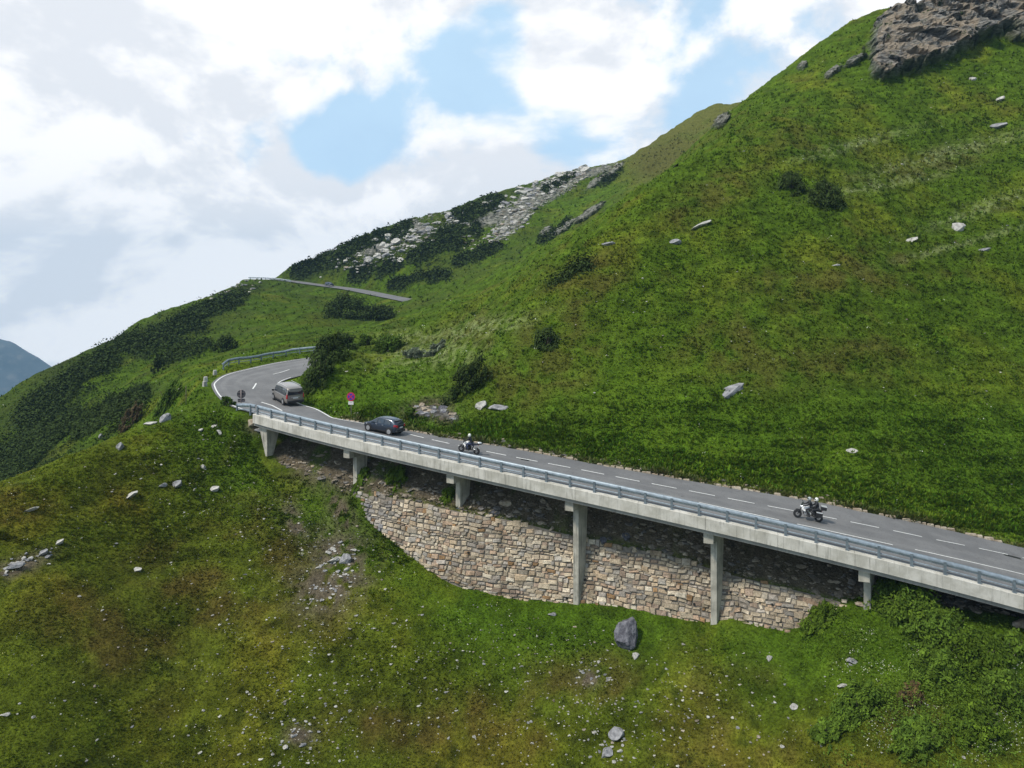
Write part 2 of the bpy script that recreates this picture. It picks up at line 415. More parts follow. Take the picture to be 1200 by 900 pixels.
def simple(name, c, rough=.6, metal=0., var=.15, scale=6., bmp=0., spec=.5, coat=0.):
    m, nt, b = newmat(name); v = coords(nt); n = noise(nt, scale, 4, .6, v)
    k = ramp(nt, n, .3, .7, 1-var, 1+var); mul = mixc(nt, 1., c, (1,1,1), 'MULTIPLY')
    comb = nt.nodes.new('ShaderNodeCombineColor')
    for i in range(3): nt.links.new(k, comb.inputs[i])
    nt.links.new(mixc(nt, 1., c, comb.outputs[0], 'MULTIPLY'), b.inputs['Base Color'])
    b.inputs['Roughness'].default_value = rough; b.inputs['Metallic'].default_value = metal; b.inputs['Specular IOR Level'].default_value = spec
    b.inputs['Coat Weight'].default_value = coat; b.inputs['Coat Roughness'].default_value = .05
    if bmp: bump(nt, b, noise(nt, scale*4, 5, .6, v), bmp, .02)
    return m
def grey(nt, k):
    comb = nt.nodes.new('ShaderNodeCombineColor')
    for i in range(3): nt.links.new(k, comb.inputs[i])
    return comb.outputs[0]

# ground: albedo from the attribute, broken up by fine noise; bare rock where the attribute says so
def ground_mat():
    m, nt, b = newmat('ground'); v = coords(nt)
    at = N(nt, 'ShaderNodeAttribute', attribute_name='Col'); rk = N(nt, 'ShaderNodeAttribute', attribute_name='rock')
    n1 = noise(nt, 1.1, 5, .65, v); n2 = noise(nt, 5.5, 5, .7, v); n3 = noise(nt, .22, 4, .6, v)
    k = N(nt, 'ShaderNodeMath', operation='MULTIPLY'); nt.links.new(ramp(nt, n1, .3, .7, .72, 1.3), k.inputs[0]); nt.links.new(ramp(nt, n2, .3, .7, .6, 1.45), k.inputs[1])
    c = mixc(nt, 1., at.outputs['Color'], grey(nt, k.outputs[0]), 'MULTIPLY')
    # pale rock, tilted strata
    mp = N(nt, 'ShaderNodeMapping'); nt.links.new(v, mp.inputs['Vector']); mp.inputs['Rotation'].default_value = (.5,.35,.2); mp.inputs['Scale'].default_value = (.5,.6,2.6)
    s1 = noise(nt, .9, 6, .7, mp.outputs[0]); s2 = noise(nt, .25, 3, .6, v)
    rc = mixc(nt, ramp(nt, s1, .35, .65), (.085,.084,.085), (.46,.44,.40)); tn = N(nt, 'ShaderNodeMath', operation='MULTIPLY'); nt.links.new(ramp(nt, s2, .45, .6), tn.inputs[0]); nt.links.new(ramp(nt, rk.outputs['Fac'], .8, .98), tn.inputs[1]); rc = mixc(nt, tn.outputs[0], rc, (.44,.365,.28))
    rc = mixc(nt, ramp(nt, noise(nt, .45, 5, .75, v), .58, .66), rc, (.045,.07,.02))
    nt.links.new(mixc(nt, rk.outputs['Fac'], c, rc), b.inputs['Base Color'])
    b.inputs['Roughness'].default_value = 1.; b.inputs['Specular IOR Level'].default_value = .04
    h = N(nt, 'ShaderNodeMath', operation='ADD'); nt.links.new(n2, h.inputs[0]); nt.links.new(n1, h.inputs[1])
    n = bump(nt, b, h.outputs[0], .9, .22)
    rs = N(nt, 'ShaderNodeMath', operation='MULTIPLY'); nt.links.new(s1, rs.inputs[0]); nt.links.new(rk.outputs['Fac'], rs.inputs[1])
    bump(nt, b, rs.outputs[0], 1., 1.6, n)
    return m
def leaf_mat(name='foliage', trans=.25):
    m, nt, b = newmat(name); at = N(nt, 'ShaderNodeAttribute', attribute_name='Col')
    nt.links.new(at.outputs['Color'], b.inputs['Base Color']); b.inputs['Roughness'].default_value = .95; b.inputs['Specular IOR Level'].default_value = .06
    if trans:
        t = nt.nodes.new('ShaderNodeBsdfTranslucent'); nt.links.new(at.outputs['Color'], t.inputs['Color']); mx = nt.nodes.new('ShaderNodeMixShader'); mx.inputs[0].default_value = trans
        out = [n for n in nt.nodes if n.type == 'OUTPUT_MATERIAL'][0]; nt.links.new(b.outputs[0], mx.inputs[1]); nt.links.new(t.outputs[0], mx.inputs[2]); nt.links.new(mx.outputs[0], out.inputs[0])
    return m
def stone_mat(name='stone', rough=.9, mul=1.):
    m, nt, b = newmat(name); v = coords(nt); at = N(nt, 'ShaderNodeAttribute', attribute_name='Col')
    n1 = noise(nt, 3.5, 6, .7, v); n2 = noise(nt, 14, 5, .7, v)
    k = N(nt, 'ShaderNodeMath', operation='MULTIPLY'); nt.links.new(ramp(nt, n1, .3, .7, .7*mul, 1.2*mul), k.inputs[0]); nt.links.new(ramp(nt, n2, .3, .7, .75, 1.2), k.inputs[1])
    mp = N(nt, 'ShaderNodeMapping'); nt.links.new(v, mp.inputs['Vector']); mp.inputs['Scale'].default_value = (.55,.55,.12)
    sk = noise(nt, 1.3, 5, .65, mp.outputs[0]); c = mixc(nt, 1., at.outputs['Color'], grey(nt, k.outputs[0]), 'MULTIPLY')
    c = mixc(nt, ramp(nt, sk, .52, .68, 0, .55), c, (.12,.095,.06)); c = mixc(nt, ramp(nt, noise(nt, .5, 5, .7, v), .56, .7, 0, .45), c, (.46,.42,.35)); nt.links.new(c, b.inputs['Base Color'])
    b.inputs['Roughness'].default_value = rough; b.inputs['Specular IOR Level'].default_value = .2
    bump(nt, b, n2, .6, .06, bump(nt, b, n1, .6, .12)); return m
def rock_mat(name, c1, c2, sc=1.3):
    m, nt, b = newmat(name); v = coords(nt); n1 = noise(nt, sc, 6, .7, v, .6); n2 = noise(nt, sc*6, 5, .7, v)
    c = mixc(nt, ramp(nt, n1, .36, .64), c1, c2); c = mixc(nt, ramp(nt, n2, .55, .75, 0, .6), c, tuple(x*.45 for x in c1))
    nt.links.new(c, b.inputs['Base Color']); b.inputs['Roughness'].default_value = .9; b.inputs['Specular IOR Level'].default_value = .2
    bump(nt, b, n1, .7, .15, bump(nt, b, n2, .6, .04)); return m
def asphalt_mat():
    m, nt, b = newmat('asphalt'); v = coords(nt)
    n1 = noise(nt, .35, 4, .6, v); n2 = noise(nt, 30, 4, .8, v); uv = N(nt, 'ShaderNodeAttribute', attribute_name='lane')
    c = mixc(nt, ramp(nt, n1, .35, .65), (.155,.155,.158), (.195,.194,.195)); c = mixc(nt, ramp(nt, n2, .4, .7, 0, .35), c, (.085,.083,.088))
    # worn wheel tracks are paler, the seam between them darker
    c = mixc(nt, ramp(nt, uv.outputs['Fac'], .2, 1., 0, .4), c, (.24,.238,.235))
    ns = noise(nt, .9, 3, .6, v, 2.5); d_ = N(nt, 'ShaderNodeMath', operation='SUBTRACT'); nt.links.new(ns, d_.inputs[0]); d_.inputs[1].default_value = .5; e_ = N(nt, 'ShaderNodeMath', operation='ABSOLUTE'); nt.links.new(d_.outputs[0], e_.inputs[0]); c = mixc(nt, ramp(nt, e_.outputs[0], .004, .014, .5, 0), c, (.07,.068,.07)); c = mixc(nt, ramp(nt, noise(nt, .18, 3, .5, v), .56, .6, 0, .3), c, (.11,.11,.112))
    nt.links.new(c, b.inputs['Base Color']); b.inputs['Roughness'].default_value = .85; b.inputs['Specular IOR Level'].default_value = .3
    bump(nt, b, n2, .3, .01); return m
def concrete_mat(name='concrete', c1=(.46,.44,.385), c2=(.64,.615,.56), streak=.85):
    m, nt, b = newmat(name); v = coords(nt)
    mp = N(nt, 'ShaderNodeMapping'); nt.links.new(v, mp.inputs['Vector']); mp.inputs['Scale'].default_value = (3,3,.25)
    n1 = noise(nt, .8, 5, .65, v); st = noise(nt, 1.6, 4, .7, mp.outputs[0]); n2 = noise(nt, 18, 4, .7, v)
    c = mixc(nt, ramp(nt, n1, .35, .65), c1, c2); c = mixc(nt, ramp(nt, st, .5, .75, 0, streak), c, tuple(x*.5 for x in c1)); c = mixc(nt, ramp(nt, n2, .5, .8, 0, .3), c, tuple(x*.6 for x in c1))
    nt.links.new(c, b.inputs['Base Color']); b.inputs['Roughness'].default_value = .85; b.inputs['Specular IOR Level'].default_value = .3
    bump(nt, b, n2, .3, .01); return m
M = {}
M['ground'] = ground_mat(); M['leaf'] = leaf_mat(); M['needle'] = leaf_mat('needles', .08); M['stone'] = stone_mat(); M['asphalt'] = asphalt_mat()
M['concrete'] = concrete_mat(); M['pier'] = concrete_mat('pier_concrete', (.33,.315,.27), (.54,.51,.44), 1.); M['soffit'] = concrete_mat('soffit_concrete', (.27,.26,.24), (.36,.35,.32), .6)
M['paint'] = simple('road_paint', (.72,.72,.70), .7, var=.2, scale=9)
M['galv'] = simple('galvanised_steel', (.29,.345,.395), .5, .35, .18, 3)
M['galv_dark'] = simple('galvanised_post', (.20,.24,.27), .5, .4, .2, 4)
M['mortar'] = simple('mortar', (.19,.165,.135), .95, 0, .3, 3, .4)
M['bark'] = simple('bark', (.10,.08,.06), .95, 0, .3, 9, .6)
M['rock_pale'] = rock_mat('pale_rock', (.32,.31,.29), (.58,.56,.52)); M['rock_grey'] = rock_mat('grey_rock', (.17,.17,.18), (.36,.36,.37)); M['rock_dark'] = rock_mat('slate_rock', (.075,.075,.09), (.21,.21,.235), 2.2)
M['rock_tan'] = rock_mat('tan_rock', (.28,.22,.16), (.50,.44,.35))
M['black'] = simple('black_plastic', (.018,.018,.02), .5, 0, .2); M['hole'] = simple('drain_hole', (.01,.01,.01), .9)
M['rubber'] = simple('rubber', (.022,.022,.024), .85, 0, .2); M['rim'] = simple('alloy', (.55,.56,.58), .3, .7, .08)
M['glass'] = simple('dark_glass', (.012,.014,.018), .06, 0, .05, spec=.9); M['glass_side'] = simple('side_glass', (.035,.045,.055), .05, 0, .05, spec=1.)
M['van_paint'] = simple('taupe_metallic', (.27,.245,.22), .34, .45, .05, coat=.6); M['car_paint'] = simple('dark_blue_grey_metallic', (.030,.042,.065), .28, .5, .06, coat=.8)
M['silver'] = simple('silver_paint', (.62,.63,.65), .3, .4, .05, coat=.5); M['white'] = simple('white_plastic', (.75,.75,.74), .35, 0, .05, coat=.4)
M['tail'] = simple('tail_lamp', (.45,.012,.02), .15, 0, .05, spec=.8, coat=.6); M['plate'] = simple('plate', (.72,.72,.70), .5, 0, .05)
M['headlamp'] = simple('headlamp_glass', (.7,.72,.75), .08, .2, .05, spec=.9); M['steel'] = simple('steel', (.5,.5,.5), .3, .9, .1)
M['jacket'] = simple('black_textile', (.02,.021,.025), .75, 0, .3, 12, .3); M['jeans'] = simple('dark_blue_textile', (.025,.035,.08), .8, 0, .3, 12, .3)
M['skin'] = simple('skin', (.5,.33,.25), .6); M['helmet_white'] = simple('white_helmet', (.8,.8,.74), .25, 0, .03, coat=.6); M['helmet_grey'] = simple('grey_helmet', (.34,.38,.38), .25, 0, .15, 5, coat=.6)
M['blue_bike'] = simple('blue_bike_paint', (.03,.05,.17), .25, .2, .05, coat=.7); M['alu'] = simple('aluminium', (.68,.69,.7), .35, .5, .08)
M['red'] = simple('sign_red', (.52,.015,.07), .5, 0, .04); M['sign_blue'] = simple('sign_blue', (.05,.03,.35), .5, 0, .04); M['sign_back'] = simple('sign_back', (.075,.07,.078), .6, .2, .15); M['sign_post'] = simple('sign_post', (.30,.25,.24), .6, .3, .15)
M['wood'] = simple('weathered_wood', (.10,.085,.06), .9, 0, .3, 10, .4)
# ------------------------------------------------------------------ masks on the ground (world places found from what stands there)
def blob(lst):
    """soft union of ellipses given as (px, py, radius_px_x, radius_px_y, tilt_deg); each becomes a patch of ground at its own distance"""
    u = 600+FP*GX/GY; v = HZ-FP*GZ/GY; r = np.zeros_like(GX)
    for px, py, rx, ry, tl, *o in lst:
        a = math.radians(tl); dx, dy = u-px, v-py
        e = ((dx*math.cos(a)+dy*math.sin(a))/rx)**2 + ((-dx*math.sin(a)+dy*math.cos(a))/ry)**2
        w = np.exp(-e*.9)
        if o: w = w*((GY > o[0]) & (GY < o[1]))
        r = np.maximum(r, w)
    return r
nz1 = fbm(GX, GY, 3.0, 4, 101); nz2 = fbm(GX, GY, 11, 4, 111); nz3 = fbm(GX, GY, 30, 3, 121); nz4 = fbm(GX, GY, .9, 3, 131)
col_g = np.array([.070,.122,.012]); col_y = np.array([.120,.155,.018]); col_b = np.array([.105,.092,.030]); col_d = np.array([.036,.062,.010]); col_l = np.array([.082,.165,.015])
def mixa(a, b, w): return a*(1-w[...,None]) + b*w[...,None]
C = np.broadcast_to(col_g, GX.shape+(3,)).copy()
C = mixa(C, col_y, sstep(-.05, .45, nz2))
C = mixa(C, col_b, sstep(.10, .5, nz3*.6+nz1*.55)*.5)
C = mixa(C, np.array([.075,.068,.022]), sstep(.24, .55, nz2*.6+fbm(GX, GY, 7, 4, 141)*.7)*.55)
C = mixa(C, col_d, sstep(.05, .4, -nz1*.5-nz4*.6)*.8)
u_ = 600+FP*GX/GY; v_ = HZ-FP*GZ/GY
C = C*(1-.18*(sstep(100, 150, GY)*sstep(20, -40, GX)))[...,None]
C = C*np.clip(1+.42*STEP*1.6, .6, 1.45)[...,None]  # shade and darker heath painted into the turf colour along the step hollows
# lush strip above the road and foot of wall
lush = sstep(-.5, 1.5, Dd)*sstep(26, 8, Dd)*(S_ > 0)*(GY < 120)
C = mixa(C, col_l, np.clip(lush*.6*(.7+nz2), 0, 1)); 
C = mixa(C, col_l*.85, np.clip(blob([(520,720,130,40,25),(700,735,150,30,5),(900,755,140,30,5),(1080,790,150,90,0)])*.65*(.8+nz1), 0, 1)*(GY < 62))
# brown heath patches on the hillside and spur
C = mixa(C, col_b*.85, np.clip(blob([(650,420,60,50,-30),(600,450,60,30,0),(890,420,90,35,5),(1000,420,80,25,5),(560,390,30,20,0),(680,330,50,25,-20),(1100,190,60,14,-15),(830,230,60,20,-30),(250,700,90,30,20),(120,740,80,40,20),(330,640,60,30,40),(480,850,90,30,0),(700,790,60,25,0),(1060,845,40,20,0),(990,320,80,20,-10)])*(.6+1.5*nz1), 0, .62))
# grazed brown-yellow peak
pk = sstep(232, 262, GY)*sstep(35, 62, GX)
C = mixa(C, np.array([.115,.12,.035]), np.clip(pk*(.95+nz2)*sstep(250, 175, v_+14*nz1), 0, .95)); C = mixa(C, np.array([.09,.09,.03]), np.clip(pk*blob([(770,190,40,22,-30)]), 0, .8))
# pale flowery bands
pale = blob([(1110,180,90,8,-14),(1040,215,70,6,-12),(1150,245,60,7,-20),(1000,170,60,6,-15),(1130,285,80,4,-15),(500,415,60,14,-5),(560,385,60,10,-10),(480,395,40,8,0),(530,420,25,8,0),(860,75,30,4,0)])
C = mixa(C, np.array([.21,.25,.13]), np.clip(pale*sstep(-.2, .25, nz4+.4*nz1), 0, .85))
# dark heather and dwarf pine ground on the far slopes
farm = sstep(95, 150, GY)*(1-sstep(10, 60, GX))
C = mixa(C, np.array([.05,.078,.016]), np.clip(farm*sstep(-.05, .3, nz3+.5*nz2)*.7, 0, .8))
C = mixa(C, np.array([.035,.05,.017]), np.clip(blob([(30,520,70,20,-35),(130,480,60,10,-25),(60,560,60,16,-35),(20,560,50,25,-30),(110,425,80,10,-33),(200,390,70,9,-30),(260,355,60,9,-25),(60,455,70,14,-38),(60,420,30,20,0),(400,300,70,16,-25),(560,245,60,12,-25),(470,285,60,14,-25),(520,270,60,12,-22)])*(1.1+nz1), 0, .9)*(GY > 96))
# bare earth: under the deck, around the wall, gullies on the spur
under = (S_ > 1)*(S_ < 88)*sstep(-.2, .6, D_-dt+.0)*sstep(.3, -.3, Dd+.6)*(GY < 90)
earth = np.clip(under*1.4, 0, 1)
e2 = blob([(372,540,30,28,30),(400,600,12,30,-25),(345,612,12,22,-30),(400,660,32,40,-20),(380,690,36,30,-20),(350,862,16,10,0),(690,795,12,9,0),(372,515,24,14,20),(500,480,26,12,-10),(520,487,14,9,0),(300,500,12,8,0),(20,665,36,10,-20),(460,575,70,12,8)])
earth = np.clip(np.maximum(earth, e2*sstep(-.25, .25, nz4+.8*nz1+.15)*1.3), 0, 1)
C = mixa(C, np.array([.125,.105,.095]), earth); C = mixa(C, np.array([.07,.11,.025]), np.clip(under*sstep(.12, .4, nz1+nz4*.5)*.8*sstep(60, 3, S_), 0, 1))
# verge
verge = np.exp(-((Dd-.2)/.35)**2)*(S_ > 5)*(GY < 90); C = mixa(C, np.array([.16,.14,.11]), np.clip(verge*.5, 0, 1))
# rock
rk = blob([(1045,45,26,40,35),(1040,80,24,14,-20),(1100,22,55,24,-30),(1150,20,50,26,0),(1195,15,30,34,0),(1240,0,60,40,0),(1120,50,50,15,-28),(1070,60,34,24,-30)])
rk = sstep(.42, .56, rk+.25*nz1+.12*nz4)*(GY > 100)
rk2 = blob([(1000,72,16,5,-30),(975,85,14,5,-35),(940,78,8,4,-30),(660,268,26,4,-35),(690,250,26,5,-35),(845,142,14,7,-40),(640,272,10,6,-40),(720,200,18,4,-40),(700,212,20,4,-38),(790,200,8,2,-30)])
rk2 = .8*sstep(.5, .7, rk2+.35*nz4)*(GY > 120)
rk3 = blob([(505,483,24,9,8),(530,490,10,7,0),(440,292,22,8,-15),(478,262,18,6,-10),(495,268,14,7,0),(640,225,60,14,-28),(600,262,34,10,-40),(690,203,40,6,-15),(580,255,40,10,-20),(190,390,1,1,0)])
rk3 = .78*sstep(.5, .72, rk3+.4*nz4)*((GY > 150) | (GY < 90))
ROCK = np.clip(rk+rk2+rk3, 0, 1)
GX2, GY2, GZ2 = GX.copy(), GY.copy(), GZ.copy()
cl = rk+.5*rk2
strata = fbm(GX*.8+GZ*1.4, GZ*1.1-GX*.5, 7, 4, 201); blk = np.abs(fbm(GX+GZ, GY-GZ*.5, 5, 3, 211))
q1 = np.floor((GX*.55+GZ*.9+2.5*fbm(GX, GZ, 9, 3, 251))/1.7); q2 = np.floor((GZ*.8-GX*.35+1.5*fbm(GX, GZ, 6, 3, 252))/2.3)
hsh = lambda a, b: np.modf(np.abs(np.sin(a*12.9898+b*78.233)*43758.5453))[0]
GY2 -= cl*(2.2*strata+1.6*blk+3.0*hsh(q1, q2)+2.2*hsh(q1, 3.)); q3 = np.floor(GX/1.5+.8*fbm(GX, GZ, 5, 2, 261)); q4 = np.floor(GZ/1.2+.3*GX+.6*fbm(GZ, GX, 4, 2, 262)); GY2 -= cl*1.5*hsh(q3, q4); GX2 -= cl*(1.5*hsh(q2, q1+5)); GZ2 += cl*1.6*hsh(q2, 7.)
GZ2 += rk3*(.9*np.abs(fbm(GX, GY, 4, 3, 231))*np.clip(GY/120, .6, 2))
olive = sstep(-1, -8, D_)*(GY < 85) ; C = C*(1-(olive*(1-earth))[...,None]*(1-np.array([1.24,.93,1.1])))
C = C*np.array([.94,.93,.70])*(1-.04*sstep(-20, 30, GX)*sstep(0, 6, Dd))[...,None]
# ------------------------------------------------------------------ terrain object
ii = np.arange(NV*NU).reshape(NV, NU)
F = np.stack([ii[:-1,:-1], ii[:-1,1:], ii[1:,1:], ii[1:,:-1]], -1).reshape(-1, 4)
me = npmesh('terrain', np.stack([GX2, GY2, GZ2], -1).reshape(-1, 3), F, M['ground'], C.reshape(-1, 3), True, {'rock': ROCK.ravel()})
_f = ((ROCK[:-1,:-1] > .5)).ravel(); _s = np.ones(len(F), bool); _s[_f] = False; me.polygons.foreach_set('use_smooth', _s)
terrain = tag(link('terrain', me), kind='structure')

# ------------------------------------------------------------------ distant mountain and valley floor
def far_mat():
    m, nt, b = newmat('forested_mountain'); v = coords(nt); n1 = noise(nt, .006, 6, .6, v); n2 = noise(nt, .03, 5, .65, v)
    c = mixc(nt, ramp(nt, n1, .4, .6), (.028,.045,.05), (.06,.075,.08)); c = mixc(nt, ramp(nt, n2, .5, .7), c, (.11,.11,.10)); nt.links.new(c, b.inputs['Base Color']); b.inputs['Roughness'].default_value = 1; return m
M['far'] = far_mat()
n = 220; DY = 2600.
ux = np.linspace(-2250, -300, n); vy = np.linspace(1500, 2950, n)
MX, MY = np.meshgrid(ux, vy)
prof = np.interp(600+FP*MX/DY, [-160,-80,-30,0,12,40,66,110,200], [360,380,392,396,400,415,434,470,560])
ridge = -(prof-HZ)/FP*DY
fall = np.abs(MY-DY)
MZ = ridge - fall*.62 + 70*fbm(MX, MY, 420, 5, 301)*sstep(0, 300, fall) + 9*fbm(MX, MY, 90, 4, 305)*sstep(900, 0, fall)*(MY < DY+20) - 60*np.abs(fbm(MX, MY, 300, 3, 311))*sstep(0, 200, fall)
MZ = np.maximum(MZ, -520)
ii = np.arange(n*n).reshape(n, n)
F = np.stack([ii[:-1,:-1], ii[:-1,1:], ii[1:,1:], ii[1:,:-1]], -1).reshape(-1, 4)
tag(link('distant_mountain', npmesh('distant_mountain', np.stack([MX,MY,MZ],-1).reshape(-1,3), F, M['far'], None, True)), kind='structure')
n = 60; MX, MY = np.meshgrid(np.linspace(-2280, 1180, n), np.linspace(-180, 2980, n)); MZ = -460+40*fbm(MX, MY, 900, 3, 321) - 30
ii = np.arange(n*n).reshape(n, n); F = np.stack([ii[:-1,:-1], ii[:-1,1:], ii[1:,1:], ii[1:,:-1]], -1).reshape(-1, 4)
tag(link('valley_floor', npmesh('valley_floor', np.stack([MX,MY,MZ],-1).reshape(-1,3), F, M['far'], None, True)), kind='structure')

# ------------------------------------------------------------------ asphalt, paint, kerb
def ribbon(A, B, nc, dz):
    V = []; lane = []
    for k in range(nc+1):
        t = k/nc; V.append(A*(1-t)+B*t + np.array([0,0,dz])); 
        lane.append(np.full(len(A), max(math.exp(-((t-.17)/.05)**2), math.exp(-((t-.36)/.05)**2), .7*math.exp(-((t-.55)/.05)**2))))
    V = np.stack(V, 1); lane = np.stack(lane, 1); m = len(A); ii = np.arange(m*(nc+1)).reshape(m, nc+1)
    F = np.stack([ii[:-1,:-1], ii[1:,:-1], ii[1:,1:], ii[:-1,1:]], -1).reshape(-1, 4)
    return V.reshape(-1, 3), F, lane.ravel()
V, F, lane = ribbon(R_OUT + np.array([0,0,0]), R_IN, 26, .004)
tag(link('road', npmesh('road', V, F, M['asphalt'], None, True, {'lane': lane})), kind='structure')
# upper road
T = np.gradient(UP_C[:,:2], axis=0); T /= np.linalg.norm(T, axis=1)[:,None]; NRM = np.stack([-T[:,1], T[:,0], 0*T[:,0]], 1)
UA, UB = UP_C+NRM*3.9, UP_C-NRM*3.9
V, F, lane = ribbon(UA, UB, 8, .12)
tag(link('upper_road', npmesh('upper_road', V, F, M['asphalt'], None, True, {'lane': lane*0})), kind='structure')
def line_strip(mb, pts, w, dz=.009):
    pts = np.asarray(pts); t = np.gradient(pts[:,:2], axis=0); t /= np.linalg.norm(t, axis=1)[:,None]; n = np.stack([-t[:,1], t[:,0], 0*t[:,0]], 1)*w/2
    a, b = pts+n, pts-n; a[:,2] += dz; b[:,2] += dz
    # follow the cross fall
    vs = [tuple(p) for p in a]+[tuple(p) for p in b]; m = len(a)
    mb.add(vs, [(m+i, m+i+1, i+1, i) for i in range(m-1)])
ol = MB()
for px0, py0, px1, py1 in [(503,515,526,519.7),(536,522,559,526.6)]: pass
def road_at(s, d):
    X, Y = xy(s, d); return np.stack([X, Y, zroad(s, d)], 1)
dash_s = [(14.9,16.9)]+[(17.9+3.13*k, 20.0+3.13*k) for k in range(19)]
dd_s = np.array([14,17,20,24,28,33,38,43,48,53,57,61,65,68,80]); dd_d = np.array([6.35,6.0,5.8,5.62,5.58,5.72,5.7,5.93,6.2,6.7,7.05,7.4,8.2,8.7,9.6])
mb = MB()
for a, b in dash_s:
    if b > 77: continue
    t = np.linspace(a, b, 7); line_strip(mb, road_at(t, np.interp(t, dd_s, dd_d)), .14, .022)
for a, b in [(36,42),(44,50),(51.3,57.9),(59.4,66.6),(68,74)]:
    t = np.linspace(a, b, 15); line_strip(mb, road_at(t, np.interp(t, [36,51.5,57.8,66.4,80], [3.3,3.42,3.75,4.66,5.6])), .14, .024)
L = arclen(R_OUT)
o_in = R_OUT + (R_IN-R_OUT)*.045; i_in = R_IN + (R_OUT-R_IN)*.03
line_strip(mb, o_in[:58], .15, .02); line_strip(mb, o_in[60:100], .13, .02)
k = np.where((R_IN[:,1] < 93) & (R_IN[:,0] < -13.6))[0]; line_strip(mb, i_in[k[k > 10]], .15, .02)
def cross_line(pxs):
    out = []
    for px, py in pxs:
        u = (px-600)/FP; best = None
        for i in range(80):
            for t in np.linspace(0, 1, 21):
                p = R_OUT[i]*(1-t)+R_IN[i]*t; e = (p[0]/p[1]*FP+600-px)**2 + (HZ-FP*p[2]/p[1]-py)**2
                if best is None or e < best[0]: best = (e, p)
        out.append(best[1])
    return np.array(out)
for seg in [[(307,471),(318,475.5),(330,481)],[(296,457),(298,452.5),(301,449.5)],[(320,438.5),(328,435.8),(338,433)]]: line_strip(mb, cross_line(seg), .17, .02)
tag(mb.build('road_markings', M['paint']), kind='structure')
# kerb of rough stones along the hill side
mb = MB(); s = 6.5
while s < 77:
    l = random.uniform(.35, 1.0)
    if random.random() < .78:
        d = float(kerb_d(s))+.12; X, Y = xy(s+l/2, d); th = float(np.interp(s, NS, NTH)); h = random.uniform(.05, .16)
        R = Matrix.Rotation(-th+random.uniform(-.06,.06), 3, 'Z') @ Matrix.Rotation(random.uniform(-.08,.08), 3, 'X')
        mb.box((float(X), float(Y)+random.uniform(-.05,.05), float(zroad(s, d))+h/2-.07), (l*.92, random.uniform(.18,.32), h+.1), R, .82)
    s += l
tag(mb.build('kerb', M['rock_tan'], bevel=.03), kind='structure')
# drain cover and tar patches
mb = MB()
for s, d, l, w_ in [(66.6,8.3,1.1,.35),(27.9,5.3,.8,.3)]:
    t = np.linspace(s, s+l, 3); line_strip(mb, road_at(t, np.full(3, d)), w_, .027)
tag(mb.build('tar_patch', M['black']), kind='structure')

# ------------------------------------------------------------------ bridge
bridge = tag(empty('bridge', tuple(np.array(xy(34., 0)).tolist())+(float(zdeck(34.)),)), 'concrete hillside road bridge on slim piers with grey steel guard rail', 'bridge')
def inv(o): o.matrix_parent_inverse = Matrix.Translation(o.parent.location).inverted(); return o
S0, S1 = -.15, 77.
ss = np.linspace(S0, S1, 120)
def sweep(prof, s, nm, mat, par, closed=True):
    """prof: list of (d, dz) swept along the bridge edge"""
    V = []
    for d, dz in prof:
        dv = d(s) if callable(d) else np.full_like(s, d); X, Y = xy(s, dv); V.append(np.stack([X, Y, (zroad(s, dv) if dz[1] else zdeck(s))+dz[0]], 1))
    V = np.stack(V, 1); m, n = V.shape[:2]; ii = np.arange(m*n).reshape(m, n)
    jj = np.concatenate([ii, ii[:, :1]], 1)
    F = np.stack([jj[:-1,:-1], jj[:-1,1:], jj[1:,1:], jj[1:,:-1]], -1).reshape(-1, 4)
    Fs = [F, ii[:1, ::-1], ii[-1:]]
    return inv(link(nm, npmesh(nm, V.reshape(-1, 3), Fs, mat), par))
sd_ = ss
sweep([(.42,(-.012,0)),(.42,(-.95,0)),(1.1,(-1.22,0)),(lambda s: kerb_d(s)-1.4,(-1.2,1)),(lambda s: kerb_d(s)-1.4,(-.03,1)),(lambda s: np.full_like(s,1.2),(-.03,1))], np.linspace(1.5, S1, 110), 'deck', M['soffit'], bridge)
# edge beam in cast lengths, small joints between them
L0 = S0
while L0 < S1-.5:
    L1 = min(L0+4.98, S1); s = np.linspace(L0, L1, 8)
    sweep([(0.,(.0,0)),(.03,(.03,0)),(.52,(.05,0)),(.52,(-.3,0)),(.40,(-.86,0)),(0.,(-.86,0))], s, 'edge_beam', M['concrete'], bridge)
    L0 = L1+.02
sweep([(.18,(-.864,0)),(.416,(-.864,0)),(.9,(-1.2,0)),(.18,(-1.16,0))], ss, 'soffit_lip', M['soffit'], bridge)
sp = [pix_d(q, 1.5)[0] for q in (414.,533.5,670,829.5,1007,1198)]
sp.append(sp[-1]+10.3)
SKEW = math.radians(37)
def bframe(s):
    th = float(np.interp(s, NS, NTH)); t = Vector((math.cos(th), -math.sin(th), 0)); n = Vector((math.sin(th), math.cos(th), 0)); X, Y = xy(s, 0.); return Vector((float(X), float(Y), 0)), t, Vector((math.sin(SKEW), math.cos(SKEW), 0))*(1/math.cos(SKEW-th))
